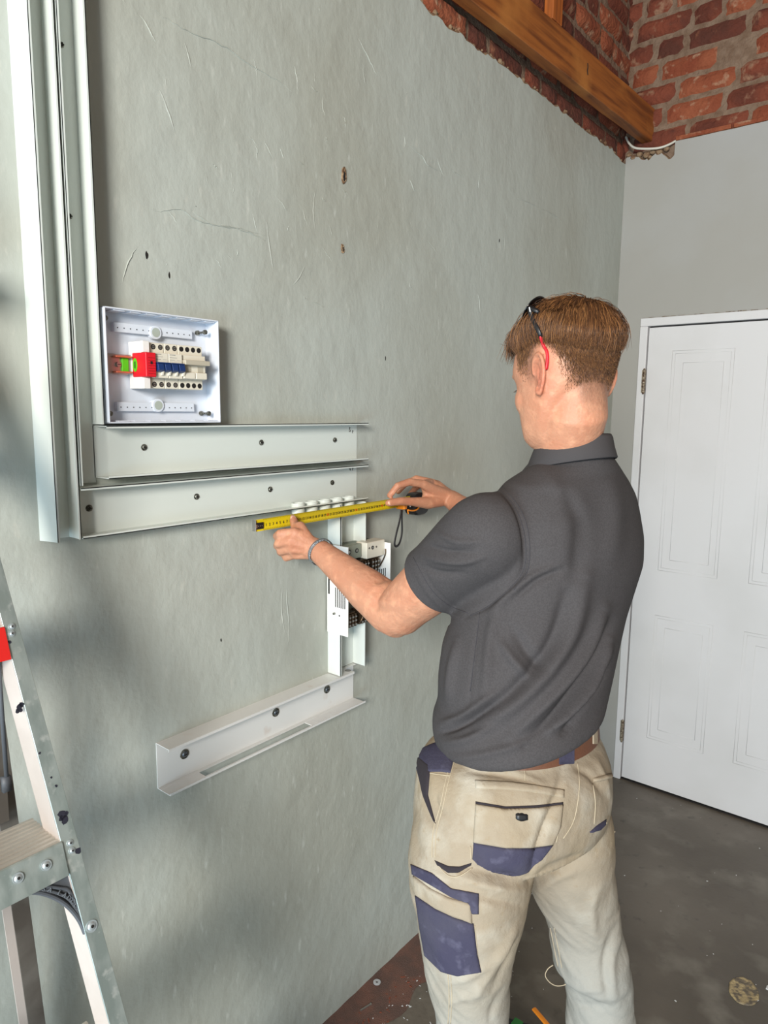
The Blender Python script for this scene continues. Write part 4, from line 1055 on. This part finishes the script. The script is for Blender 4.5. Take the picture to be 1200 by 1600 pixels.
def strand_mesh(name, cnt, gen, rad, mats):
    m = MB()
    for _ in range(cnt):
        P = gen()
        if P is None: continue
        k = len(P); mi = rnd.choices(range(len(mats)), [5,4,2][:len(mats)])[0]; o = len(m.v)
        for i, p in enumerate(P):
            t = (P[min(i+1, k-1)]-P[max(i-1, 0)]).normalized(); a = t.orthogonal().normalized(); b = t.cross(a); r_ = rad*(1-.75*(i/(k-1))**2)
            for q in range(3): m.v.append(tuple(p+a*r_*math.cos(2.0944*q)+b*r_*math.sin(2.0944*q)))
        for i in range(k-1):
            for q in range(3): m.f.append((o+i*3+q, o+i*3+(q+1)%3, o+(i+1)*3+(q+1)%3, o+(i+1)*3+q)); m.mi.append(mi)
    return m.build(name, mats, hair, smooth=True, fix=False)
def surf(p):
    c = H(-.005, 0, .02); d = (p-c).normalized(); h = hbv.ray_cast(c+d*.35, -d)
    return (h[0], h[1]) if h[0] is not None else (None, None)
def gen_long():
    while True:
        a = rnd.uniform(0, 6.2832); zz = rnd.uniform(.030, .113); dg_ = abs(math.degrees(a)); dg_ = dg_ if dg_ < 180 else 360-dg_
        base = float(np.interp(dg_, [0,40,70,90,120,150,180], BASE_T))
        if zz > base+.012: break
    f, l, q = head_pt(zz, a); p, nrm = surf(H(f, l, zz))
    if p is None: return None
    crown = H(-.050, -.012, .100); rad_ = (p-crown); rad_ = rad_-nrm*rad_.dot(nrm); rad_.normalize() if rad_.length > 1e-6 else None
    sw = nrm.cross(rad_)*.35; down = -Uh-nrm*(-Uh).dot(nrm)
    fwd_w = max(0, (p-HC).dot(Fh))*9
    d0 = rad_+sw+down*.5+Fh*fwd_w*.6+V((rnd.gauss(0,.16), rnd.gauss(0,.16), rnd.gauss(0,.16)))
    ln = rnd.uniform(.030, .052); P = [p-nrm*.001]; cur = p; nn_ = nrm; lift = rnd.uniform(.0005, .0035) if rnd.random() < .93 else rnd.uniform(.004, .010)
    for i in range(6):
        q_ = cur-HC; qa = math.degrees(math.atan2(abs(q_.dot(Lh))/.08, (q_.dot(Fh)+.015)/.1))
        if i > 1 and q_.dot(Uh) < float(np.interp(qa, [0,40,70,90,120,150,180], BASE_T))-rnd.uniform(.002,.014): break
        d = d0-nn_*d0.dot(nn_); d.normalize(); cur = cur+d*(ln/6); s_, n_ = surf(cur)
        if s_ is None: return P if len(P) > 2 else None
        hh = lift*math.sin(math.pi*min(1, (i+1)/6*.8))+.0006
        loc = (cur-HC); 
        if (s_-cur).length < .012: cur = s_+n_*hh; nn_ = n_
        else: cur = cur-Uh*.001
        P.append(cur.copy()); d0 = d0*.7+down*.12+rad_*.15
    return P if len(P) > 2 else None
strand_mesh('long_strands', 9500, gen_long, .00042, M_hairs)
def gen_short():
    a = rnd.choice((1, -1))*rnd.uniform(math.radians(62), math.pi); dg_ = abs(math.degrees(a)); hl = float(hairline(dg_)); zz = hl+rnd.uniform(0, 1)**.5*.115
    if zz > .075: return None
    b0_ = float(np.interp(dg_, [0,40,70,90,120,150,180], BASE_T)); kq = min(1, max(0, (zz-hl)/max(.02, b0_-hl)))
    if kq < .22 or rnd.random() > kq*1.25: return None
    f, l, q = head_pt(zz, a); p, nrm = surf(H(f, l, zz))
    if p is None: return None
    kk = max(0, min(1, (zz-hl)/.05)); ln = .0018+.009*kq*kq; d = (-Uh*.9+nrm*.35+V((rnd.gauss(0,.15),)*3)).normalized()
    hb_ = float(np.interp(dg_, [0,40,70,90,120,150,180], BASE_T)); p0 = H(f, l, zz) if zz < hb_ else p
    if zz > hb_+.02 or (dg_ < 112 and dg_ > 84 and zz < .032): return None
    return [p0, p0+d*ln*.5, p0+d*ln-nrm*ln*.15]
strand_mesh('short_strands', 34000, gen_short, .00024, M_hairs)
# brows, lashes, mole
m = MB(); m.tube([H(.096,.012,.024), H(.093,.028,.028), H(.080,.046,.022)], [.0018,.0026,.0014], 8, round_=True); m.build('eyebrow', M_hairs[1], man, smooth=True)
m = MB(); m.tube([H(.096,-.012,.024), H(.093,-.028,.028), H(.080,-.046,.022)], [.0018,.0026,.0014], 8, round_=True); m.build('eyebrow', M_hairs[1], man, smooth=True)
for s in (1, -1):
    m = MB()
    for k in range(9):
        a = -.9+k*.22; p = H(.086+.002*math.cos(a), s*(.031+.010*math.sin(a)), -.003); m.tube([p, p+Fh*.005-Uh*.003+Lh*s*.003*(a+.5)], [.0005,.0002], 5)
    m.build('eyelashes', M_hairs[1], man, smooth=True)

# sunglasses pushed up on the hair
hb_all = hbv
def on_hair(u, v, off=.003, D0=None):
    o = V(CAM); d = V(ray(u, v)).normalized(); h = hb_all.ray_cast(o, d)
    if h[0] is None:
        q = V(dep(u, v, D0 or 1.15)); return q
    return h[0]+h[1]*off
sg = thing('sunglasses', H(.05,0,.13), 'black sunglasses with red temple tips pushed up on the brown hair', 'sunglasses')
tp0 = on_hair(826,478,.004,1.13)
tpts = [on_hair(827,480,.004,1.13), on_hair(833,497,.0045,1.12), on_hair(841,511,.005), on_hair(847,522,.0055), on_hair(853,535,.006), on_hair(858,550,.007), on_hair(859.5,564,.009), on_hair(859,575,.011)]
dl = [ (p-V(CAM)).dot(V(fw)) for p in tpts]; dm = min(dl[2:5]); tpts = [V(dep(*projn(p), min((p-V(CAM)).dot(V(fw)), dm+.012))) for p in tpts]
sp_pts = [V(tuple(p)) for p in smooth_pts(tpts, 4)]; kred = int(len(sp_pts)*.46)
m = MB(); m.tube(sp_pts[:kred+1], [(.0036,.0022)]*(kred+1), 10); m.build('temple_arm', M_black, sg, smooth=True)
m = MB(); m.tube(sp_pts[kred:], [(.0030,.0024)]*(len(sp_pts)-kred), 10, round_=True); m.build('temple_tip', mat('red_rubber', srgb(200,30,44), .45), sg, smooth=True)['label'] = 'red rubber temple tip'
# far temple
m = MB(); far = [H(.060,-.070,.125), H(.035,-.080,.105), H(.0,-.086,.070), H(-.012,-.086,.040)]; m.tube(smooth_pts(far), .0028, 8); m.build('temple_arm', M_black, sg, smooth=True)
# lenses: curved shields standing on the front of the hair
M_lens = mat('black_lens', srgb(12,12,14), .12, spec=.7)
c0 = V(dep(829, 481, 1.13))+Fh*.004; 
ea = (Lh*-1).normalized()                       # across the forehead to his right
eu = (Uh*.62-Fh*.78).normalized(); en = ea.cross(eu).normalized()
if en.dot(Fh) < 0: en = -en
def lens(cx_, flip):
    m = MB(); ny, nx = 8, 14; gr = []
    for hh in (0, .0016):
        for j in range(ny+1):
            for i in range(nx+1):
                a = -1+2*i/nx; b = -1+2*j/ny
                sx = .030*(1-.12*(b*b)); sy = .022*(1-.38*(a if flip > 0 else -a)*.35)*(1-.20*a*a)
                x = a*sx*math.sqrt(1-.22*b*b); y = b*sy*math.sqrt(max(0, 1-.35*a*a))
                gr.append(c0+Fh*.006+Uh*.007-eu*.006+ea*(cx_+x-.006)+eu*y+en*(hh+.012-.020*((cx_+x-.072)/.072)**2)) 
    N2 = (nx+1)*(ny+1); fs = []
    for j in range(ny):
        for i in range(nx):
            a = j*(nx+1)+i; fs += [(a, a+1, a+nx+2, a+nx+1), (N2+a, N2+a+nx+1, N2+a+nx+2, N2+a+1)]
    edge = [i for i in range(nx+1)]+[j*(nx+1)+nx for j in range(1, ny+1)]+[ny*(nx+1)+i for i in range(nx-1, -1, -1)]+[j*(nx+1) for j in range(ny-1, 0, -1)]
    for k in range(len(edge)): a, b = edge[k], edge[(k+1) % len(edge)]; fs.append((a, b, N2+b, N2+a))
    m.add(gr, fs); return m.build('lens', M_lens, sg, smooth=True)
lens(.032, 1); lens(.106, -1)
m = MB(); m.tube([c0+ea*.056+eu*.000+en*.014, c0+ea*.063+eu*.003+en*.014, c0+ea*.071+eu*.000+en*.014], .0028, 8); m.build('bridge', M_black, sg, smooth=True); m = MB(); m.tube([c0+ea*.003+eu*.006-en*.018, sp_pts[0], sp_pts[1]], [.004,.0042,.0036], 8, round_=True); m.build('frame', M_black, sg, smooth=True)
m = MB(); a, b = sp_pts[0], sp_pts[3]; tc2 = (V(CAM)-a).normalized(); m.tube([lerp(a, b, .0)+tc2*.0042, lerp(a, b, .7)+tc2*.0038], .0009, 6); m.build('white_logo_line', M_white, sg)

# ------------------------------------------------------------ shirt
sh = MB()
sr = [(698,862,944,1.215,1.0),(708,858,952,1.22,1.0),(722,842,963,1.225,.88),(737,812,977,1.23,.70),(752,785,990,1.23,.63),(775,765,1003,1.235,.62),(800,745,1009,1.24,.63),(840,738,1013,1.245,.68),(880,730,1011,1.248,.70),(920,720,996,1.248,.73),(960,706,981,1.243,.76),(1000,692,970,1.235,.79),(1050,686,957,1.225,.83),(1085,686,948,1.22,.87),(1102,678,944,1.215,.89),(1118,678,941,1.21,.90),(1132,682,939,1.205,.90),(1140,690,934,1.205,.89)]
R_ = [sec(*t, roll=(.0 if t[0] < 1070 else .18*(t[0]-1070)/70), tilt=(0 if t[0] < 1070 else -.14*(t[0]-1070)/70)) for t in sr]
sh.loft(R_)
# shoulders and back muscle
sh.ball(S_L, .0725, 20); sh.ball(S_R, .0725, 20)
for S_ in (S_L, S_R): sh.tube([neck_base-UZ*.045, lerp(neck_base-UZ*.045, S_, .55)+UZ*.010, S_+UZ*.012], [.052,.052,.055], 20, round_=True)
sh.ball(sc0-Ab*.065-Fb*.028+UZ*(-.045), (.085,.085,.12), 18)
op_L = V(dep(684, 921, (float(np.dot(np.array(lerp(S_L, E_L, .60))-CAM, fw)))))
axL = (E_L-S_L).normalized(); tL = (op_L-S_L).dot(axL)-.020; op_L = S_L+axL*tL
print('sleeve t', tL)
def sleeve(S, E, tend, rs):
    a = (E-S).normalized(); P = [S-a*.03, S, S+a*tend*.3, S+a*tend*.62, S+a*tend*.86, S+a*(tend+.03)]
    sh.tube(P, rs, 32, round_=False)
sleeve(S_L, E_L, tL, [.064,.074,.073,.069,.0665,.068])
axR = (E_R-S_R).normalized(); sleeve(S_R, E_R, .20, [.06,.074,.073,.067,.063,.065]); op_R = S_R+axR*.20
# skew the left opening as the photo shows: hem nearly square to the arm
def shirt_post(ob):
    me = ob.data; co_, _n = get_np(me)
    bm = bmesh.new(); bm.from_mesh(me)
    vv2 = [v for v in bm.verts if v.co.z < S_L.z+.1 and (v.co-S_L).length > .0]
    for _ in range(12): bmesh.ops.smooth_vert(bm, verts=vv2, factor=.5, use_axis_x=True, use_axis_y=True, use_axis_z=True)
    bm.to_mesh(me); bm.free(); me.update()
    bm = bmesh.new(); bm.from_mesh(me)
    for c, a in ((op_L, axL), (op_R, axR)):
        g = [f for f in bm.faces if (f.calc_center_median()-c).length < .083 and abs((f.calc_center_median()-c).dot(a)) < .05]
        es = set(e for f in g for e in f.edges); vs_ = set(v for f in g for v in f.verts)
        bmesh.ops.bisect_plane(bm, geom=list(vs_)+list(es)+g, plane_co=c, plane_no=a, clear_outer=True, dist=1e-5)
    bm.to_mesh(me); bm.free(); me.update()
    folds(ob, [(p_, h_*.75, a_*(2.0 if h_ > 4 else 1.1)) for p_, h_, a_ in SHIRT_FOLDS])
    bm = bmesh.new(); bm.from_mesh(me); bmesh.ops.smooth_vert(bm, verts=[v for v in bm.verts if not v.is_boundary], factor=.25, use_axis_x=True, use_axis_y=True, use_axis_z=True); bm.to_mesh(me); bm.free()
    s = ob.modifiers.new('cloth', 'SOLIDIFY'); s.thickness = .0028; s.offset = -1
SHIRT_FOLDS = [
    ([(776,761),(800,785),(815,817),(821,856),(817,891),(797,919),(765,945),(730,962)], 5, -.0035),          # armhole seam
    ([(765,958),(800,925),(835,900),(870,885)], 9, .004), ([(805,935),(840,905),(880,890)], 7, -.004),
    ([(660,868),(690,876),(725,878),(755,870)], 7, .0035), ([(668,852),(700,862),(740,862)], 6, -.0035), ([(684,832),(712,846),(750,846)], 6, .003), ([(660,885),(690,896),(725,896)], 7, -.003),
    ([(642,880),(668,925),(695,952),(722,966)], 4, .0020), ([(650,874),(677,917),(703,943),(730,957)], 3, -.0016),
    ([(945,950),(920,1010),(885,1060),(845,1105),(800,1150)], 13, .008), ([(955,970),(935,1020),(905,1070),(865,1120),(820,1165)], 10, -.007), ([(953,1000),(935,1050),(900,1100),(860,1140)], 10, .008),
    ([(948,1035),(930,1075),(900,1120),(880,1145)], 8, -.007), ([(935,1065),(915,1100),(890,1135)], 8, .005),
    ([(915,900),(895,980),(860,1040),(815,1090),(760,1130)], 18, .008), ([(885,930),(865,1000),(830,1050),(790,1090),(735,1125)], 14, -.007),
    ([(800,980),(825,1020),(850,1045)], 12, -.004), ([(780,1000),(805,1035),(830,1060)], 10, .004),
    ([(692,1130),(720,1120),(750,1100),(780,1080)], 8, .005), ([(686,1145),(710,1138),(745,1120),(775,1100)], 6, -.005), ([(695,1160),(730,1155),(770,1135)], 8, .004),
    ([(700,1185),(750,1180),(820,1160),(880,1120)], 8, .003),
    ([(750,957),(742,1020),(735,1080),(732,1105)], 3, -.0022), ([(715,1000),(705,1050),(700,1095)], 9, .004),
    ([(840,725),(870,760),(900,790),(905,830)], 22, .003), ([(880,760),(905,820),(900,900)], 16, -.004), ([(950,740),(960,800),(955,880)], 22, .004),
    ([(790,930),(770,980),(762,1040),(758,1090)], 12, .004),
]
shirt = remesh(sh, 'polo_shirt', M_shirt, .0036, 9, man, shirt_post)
# collar: a folded band around the neck
nc = V(dep(897, 712, 1.222)); m = MB(); n = 64; rows = []
tiltF = -.22
def cpt(t, ra, rb, dz): return nc+Ab*(ra*math.cos(t))+Fb*(rb*math.sin(t)+.004)+UZ*(dz+tiltF*rb*math.sin(t))
for (ra, rb, dz) in ((.056,.060,.016),(.0575,.0615,.024),(.0605,.0645,.0265),(.0635,.0675,.021),(.068,.071,.004),(.073,.077,-.014),(.0715,.0755,-.016),(.066,.069,-.002)):
    rows.append([cpt(2*math.pi*k/n, ra, rb+ (.042*max(0, math.sin(2*math.pi*k/n)) if dz < .0 else (.018*max(0, math.sin(2*math.pi*k/n)) if dz < .01 else 0)), dz - (.020*max(0, math.sin(2*math.pi*k/n)) if dz < .01 else 0)) for k in range(n)])
m.loft(rows+[rows[0]], cap=False); col_ = m.build('collar', M_shirt2, man, smooth=True)

# ------------------------------------------------------------ trousers
tr = MB()
hipr = [(1108,704,926,1.21,.82),(1130,702,928,1.21,.82),(1150,696,932,1.21,.82),(1162,676,942,1.205,.83),(1176,660,947,1.205,.84),(1194,652,953,1.205,.84),(1235,648,957,1.205,.82),(1262,647,956,1.205,.78),(1288,649,953,1.20,.70)]
tr.loft([sec(*t) for t in hipr])
tl_ = [(1262,654,830,1.145),(1300,646,832,1.14),(1345,640,832,1.13),(1380,642,824,1.13),(1437,652,812,1.13),(1493,660,798,1.135),(1530,668,795,1.14),(1560,677,794,1.145),(1600,684,792,1.15)]
tr_ = [(1262,796,950,1.245),(1300,800,955,1.25),(1345,810,954,1.258),(1403,836,960,1.275),(1453,860,970,1.29),(1490,867,977,1.29),(1512,868,982,1.295),(1524,884,984,1.30),(1560,887,986,1.305),(1600,889,987,1.31)]
low = [(.45,.066,.012),(.30,.070,.02),(.15,.074,.02),(.07,.076,.02)]
tr.loft(leg_rings(tl_, 1.05, 48, low)); tr.loft(leg_rings(tr_, 1.05, 48, low))
hc = V(dep(800, 1275, 1.205))
tr.ball(hc-Ab*.082-Fb*.050+UZ*.030, (.076,.076,.085), 20); tr.ball(hc+Ab*.085-Fb*.045+UZ*.030, (.070,.070,.082), 20)
TR_FOLDS = [
    ([(825,1377),(800,1368),(760,1362),(720,1352)], 9, -.006), ([(815,1392),(780,1388),(740,1378),(715,1368)], 8, .005), ([(812,1415),(780,1408),(745,1400)], 7, -.004),
    ([(832,1378),(860,1358),(890,1345),(925,1335)], 9, -.005), ([(838,1395),(870,1372),(905,1360)], 8, .004),
    ([(826,1372),(836,1330),(850,1290),(870,1240),(880,1200)], 7, -.006),
    ([(812,1440),(790,1480),(765,1520),(740,1560)], 8, .005), ([(806,1470),(790,1505),(770,1545)], 6, -.004), ([(700,1535),(730,1528),(765,1505),(795,1475)], 7, .004),
    ([(690,1570),(720,1560),(760,1548)], 7, .003), ([(790,1540),(770,1575),(765,1600)], 6, -.003),
    ([(860,1450),(880,1490),(900,1530)], 8, .004), ([(970,1455),(955,1500),(960,1560)], 8, .005), ([(960,1450),(945,1500),(948,1560)], 7, -.004), ([(940,1380),(925,1420),(930,1470)], 10, .004),
    ([(880,1530),(910,1545),(950,1545)], 8, .004), ([(885,1560),(915,1572),(955,1570)], 7, -.003),
    ([(725,1195),(760,1200),(800,1205),(850,1225)], 5, .003), ([(735,1205),(775,1210),(820,1220)], 5, -.003),
    ([(900,1200),(925,1215),(945,1245)], 6, -.004), ([(930,1185),(945,1215),(955,1250)], 5, .003), ([(680,1240),(684,1262),(700,1275)], 4, -.003),
    ([(655,1355),(690,1370),(730,1385)], 6, .002), ([(745,1265),(800,1268),(860,1268)], 4, .002)]
def crumple(ob):
    me = ob.data; co, nr = get_np(me); n_ = len(co); dsp = np.zeros(n_)
    for i in range(n_):
        z = co[i, 2]; k = 1 if z < .80 else .45
        if z > .45: dsp[i] = k*.0052*mnoise.fractal(V((co[i,0]*7, co[i,1]*7, z*20+co[i,0]*16)), 1.0, 2.0, 3)
    co = co+nr*dsp[:,None]; me.vertices.foreach_set('co', co.ravel()); me.update()
trousers = remesh(tr, 'work_trousers', M_pants, .0042, 14, man, lambda ob: crumple(ob) or folds(ob, [(p_, h_*.85, a_*1.2) for p_, h_, a_ in TR_FOLDS]))
def world_bvh(ob):
    off = ob.location+man.location; return BVHTree.FromPolygons([tuple(v.co+off) for v in ob.data.vertices], [tuple(p.vertices) for p in ob.data.polygons])
TB = world_bvh(trousers)
dgs = bpy.context.evaluated_depsgraph_get(); SB = world_bvh(shirt)
def hit(bv, u, v, off=0.0, last=[1.15], strict=False):
    o = V(CAM); d = V(ray(u, v)).normalized(); h = bv.ray_cast(o, d)
    if h[0] is None or (h[0]-o).length > 2:
        if strict: return None
        q = V(dep(u, v, last[0])); nn_, nr_, _, _ = bv.find_nearest(q); return nn_+nr_*off, nr_
    last[0] = (h[0]-o).dot(V(fw)); return h[0]+h[1]*off, h[1]
def resample(P, n):
    P = np.array(P, float); s = np.r_[0, np.cumsum(np.linalg.norm(np.diff(P, axis=0), axis=1))]; t = np.linspace(0, s[-1], n)
    return np.c_[np.interp(t, s, P[:,0]), np.interp(t, s, P[:,1])]
def patch(bv, rows, off, m_, name, parent, label=None, du=3.0):
    """a piece of cloth lying on the garment, its outline given row by row"""
    L_ = max(np.linalg.norm(np.diff(np.array(r, float), axis=0), axis=1).sum() for r in rows); nu = max(3, int(L_/du)+1)
    rs_ = [resample(r, nu) for r in rows]; full = []
    for a, b in zip(rs_, rs_[1:]):
        st_ = max(2, int(np.linalg.norm(a-b, axis=1).max()/du)+1)
        for k in range(st_): full.append(a+(b-a)*k/st_)
    full.append(rs_[-1]); nv = len(full); top = []; bot = []
    for j, r in enumerate(full):
        hs_ = [hit(bv, u, v, 0, strict=True) for (u, v) in r]; ok_ = [i for i, h in enumerate(hs_) if h is not None]
        for i, (u, v) in enumerate(r):
            e = (i in (0, nu-1)) or (j in (0, nv-1))
            if hs_[i] is not None: p, nr_ = hs_[i]
            elif ok_: p, nr_ = hs_[min(ok_, key=lambda q: abs(q-i))]
            else: p, nr_ = hit(bv, u, v)
            top.append(p+nr_*(off*.35 if e else off)); bot.append(p-nr_*.0015)
    N2 = nu*nv; fs = [(j*nu+i, j*nu+i+1, (j+1)*nu+i+1, (j+1)*nu+i) for j in range(nv-1) for i in range(nu-1)]
    fs += [tuple(N2+q for q in f[::-1]) for f in fs[:]]
    edge = [i for i in range(nu)]+[j*nu+nu-1 for j in range(1, nv)]+[(nv-1)*nu+i for i in range(nu-2, -1, -1)]+[j*nu for j in range(nv-2, 0, -1)]
    for k in range(len(edge)): a, b = edge[k], edge[(k+1) % len(edge)]; fs.append((a, b, N2+b, N2+a))
    m = MB(); m.add(top+bot, fs); o = m.build(name, m_, parent, smooth=True)
    if label: o['label'] = label
    return o
def seam(bv, lines, r, m_, name, parent, off=.0004):
    for pts in lines:
        m = MB(); P = smooth_pts([(a, b, 0) for a, b in pts], 6); W_ = [hit(bv, p[0], p[1], off)[0] for p in P]
        m.tube(W_, r, 5); m.build(name, m_, parent, smooth=True)
T = trousers
patch(TB, [[(742,1219),(790,1221),(835,1226),(882,1234)],[(743,1232),(790,1234),(835,1238),(881,1247)]], .0028, M_pants, 'pocket_flap_band', T)
patch(TB, [[(743,1256),(790,1264),(840,1262),(880,1257)],[(741,1290),(790,1296),(830,1297),(876,1292)],[(739,1317),(790,1325),(830,1325),(864,1320)]], .0032, M_pants, 'back_pocket', T)
patch(TB, [[(740,1316),(790,1325),(830,1325),(864,1320)],[(738,1342),(770,1358),(815,1352),(848,1340)],[(745,1348),(775,1364),(800,1369),(822,1362)]], .0040, M_navy, 'pocket_reinforcement', T, 'navy lower part of the back pocket')
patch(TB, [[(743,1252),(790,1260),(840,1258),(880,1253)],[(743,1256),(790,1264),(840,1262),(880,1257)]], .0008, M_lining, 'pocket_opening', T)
patch(TB, [[(804,1269),(825,1270)],[(804,1280),(814,1284),(825,1281)]], .0062, M_black, 'press_stud', T, 'black square press stud')
patch(TB, [[(650,1178),(662,1168),(676,1162),(690,1158)],[(651,1200),(668,1196),(690,1195),(708,1190)],[(655,1216),(672,1206),(690,1206),(704,1208)]], .0030, M_navy, 'pocket_bag', T, 'navy pocket lining turned out at the hip')
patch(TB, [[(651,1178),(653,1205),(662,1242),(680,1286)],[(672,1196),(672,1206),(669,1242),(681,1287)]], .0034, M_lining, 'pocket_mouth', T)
patch(TB, [[(642,1350),(675,1364),(705,1388),(748,1396)],[(644,1366),(675,1384),(705,1402),(733,1412),(737,1428),(748,1428)]], .0028, M_navy, 'thigh_trim', T, 'navy trim above the thigh pocket')
patch(TB, [[(646,1368),(672,1388),(700,1402),(736,1412)],[(649,1396),(675,1415),(705,1430),(738,1443)]], .0042, M_pants, 'thigh_pocket_flap', T)
patch(TB, [[(649,1399),(680,1420),(710,1434),(740,1443)],[(656,1450),(690,1470),(720,1485),(746,1490)],[(664,1492),(690,1518),(715,1525),(752,1519)]], .0036, M_navy, 'thigh_pocket', T, 'navy thigh pocket on the left leg')
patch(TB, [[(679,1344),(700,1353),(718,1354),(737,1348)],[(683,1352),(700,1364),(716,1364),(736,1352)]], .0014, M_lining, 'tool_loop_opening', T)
patch(TB, [[(921,1300),(932,1290),(947,1280)],[(922,1301),(938,1297),(946,1288)]], .0030, M_navy, 'far_pocket_trim', T)
patch(TB, [[(926,1216),(940,1212),(955,1208)],[(926,1222),(942,1220),(957,1215)]], .0050, M_pants, 'far_pocket_edge', T)
seam(TB, [[(711,1186),(700,1225),(692,1262),(682,1300),(680,1340)], [(706,1186),(696,1222),(688,1260),(677,1298),(675,1340)], [(902,1192),(905,1230),(897,1280),(880,1310)],
          [(818,1190),(820,1210),(820,1220)], [(745,1260),(742,1318)], [(748,1262),(746,1318)], [(876,1262),(866,1316)], [(879,1262),(869,1316)],
          [(926,1225),(930,1255),(928,1288)], [(860,1450),(866,1480),(872,1510)], [(866,1450),(872,1480),(878,1512)], [(700,1522),(702,1560),(700,1600)], [(704,1522),(706,1560),(704,1600)],
          [(734,1446),(740,1490),(746,1516)], [(742,1446),(746,1490),(750,1516)], [(735,1322),(736,1342)], [(742,1344),(775,1361),(800,1366),(820,1361)], [(685,1352),(700,1368),(718,1369),(738,1356)],
          [(748,1224),(800,1228),(878,1239)], [(748,1230),(800,1233),(878,1244)], [(668,1206),(672,1208),(700,1212),(704,1211)]], .00075, M_stitch, 'stitching', T)
# frayed thread at the torn knee and a hanging cord end at the hip
m = MB(); P = [V(dep(u, v, 1.28)) for u, v in ((864,1508),(856,1514),(852,1524),(858,1534),(868,1540),(878,1540),(884,1538))]; m.tube(smooth_pts(P), .0009, 6); m.build('loose_thread', M_stitch, T, smooth=True)
m = MB(); P = [hit(TB, 946, 1285, .001)[0]]+[V(dep(u, v, 1.27)) for u, v in ((950,1298),(956,1303),(961,1299))]; m.tube(smooth_pts(P), .0012, 6); m.build('loose_thread', M_stitch, T, smooth=True)
# belt
def band(rowA, rowB, g, name, m_, parent, t0=0, t1=1, lip=.003):
    A = sec(*rowA, n=96); Bq = sec(*rowB, n=96); ca = sum(A, V())/96; cb2 = sum(Bq, V())/96; rr = []
    def gr(ring, c, k): return [c+(p-c)*(1+k/ (p-c).length) for p in ring]
    R4 = [gr(A, ca, g), gr(A, ca, g+lip), gr(Bq, cb2, g+lip), gr(Bq, cb2, g)]; m = MB()
    i0, i1 = int(96*t0), int(96*t1); full = (t1-t0) >= 1
    if full: m.loft([*R4, R4[0]], cap=False)
    else:
        rings = [[R4[k][i % 96] for k in range(4)] for i in range(i0, i1+1)]; m.loft(rings)
    return m.build(name, m_, parent, smooth=False, auto=40)
band((1112,703,928,1.21,.82), (1144,698,931,1.21,.82), .003, 'belt', M_belt, man)
def loop_at(u, wpx, m_, v0, v1, parent):
    m = MB(); rows = []
    for v in np.linspace(v0, v1, 8):
        h = []; 
        for uu in (u-wpx/2, u+wpx/2):
            p, nr_ = hit(BB, uu, v); h.append((p, nr_))
        rows.append([h[0][0]+h[0][1]*.0008, h[0][0]+h[0][1]*.0035, h[1][0]+h[1][1]*.0035, h[1][0]+h[1][1]*.0008])
    m.loft(rows); return m.build('belt_loop', m_, parent)
belt_ob = [c for c in man.children if c.name.startswith('belt')][0]; 
tm = trousers.data; bm_ = bmesh.new(); bm_.from_mesh(tm); bm_.from_mesh(belt_ob.data) ; bm_.transform(Matrix.Identity(4)); 
offs = trousers.location+man.location
BB = BVHTree.FromPolygons([tuple(v.co+offs) for v in tm.vertices]+[tuple(v.co+belt_ob.location+man.location) for v in belt_ob.data.vertices], [tuple(p.vertices) for p in tm.polygons]+[tuple(i+len(tm.vertices) for i in p.vertices) for p in belt_ob.data.polygons]); bm_.free()
loop_at(820, 14, M_pants, 1172, 1198, T); loop_at(884, 22, M_navy, 1158, 1194, T)['label'] = 'wide navy belt loop'
loop_at(928, 6, M_pants, 1130, 1162, T)
# boots
for c in cents:
    m = MB(); rings = []
    base = V((c.x+.02, c.y, 0))
    for (f, w_, h) in ((-.065,.022,.075),(-.055,.036,.11),(-.02,.044,.13),(.02,.045,.12),(.06,.046,.085),(.11,.052,.068),(.16,.050,.058),(.20,.036,.045),(.215,.018,.030)):
        rings.append([base+Fb*f+Ab*(w_*math.cos(6.2832*k/24))+UZ*max(.001, h/2+h/2*math.sin(6.2832*k/24)*1.0) for k in range(24)])
    m.loft(rings); m.build('boot', mat('brown_boot', srgb(96,72,52), .7), man, smooth=True)
# shirt seams
seam(SB, [[(776,761),(800,786),(815,817),(822,856),(818,891),(797,919),(765,946),(735,962)], [(784,760),(807,786),(822,817),(828,856),(824,893),(803,922)],
          [(646,871),(672,918),(700,945),(731,958)], [(750,957),(742,1020),(735,1080)]], .0007, M_seam, 'seam', shirt, .0002)
print('DONE')
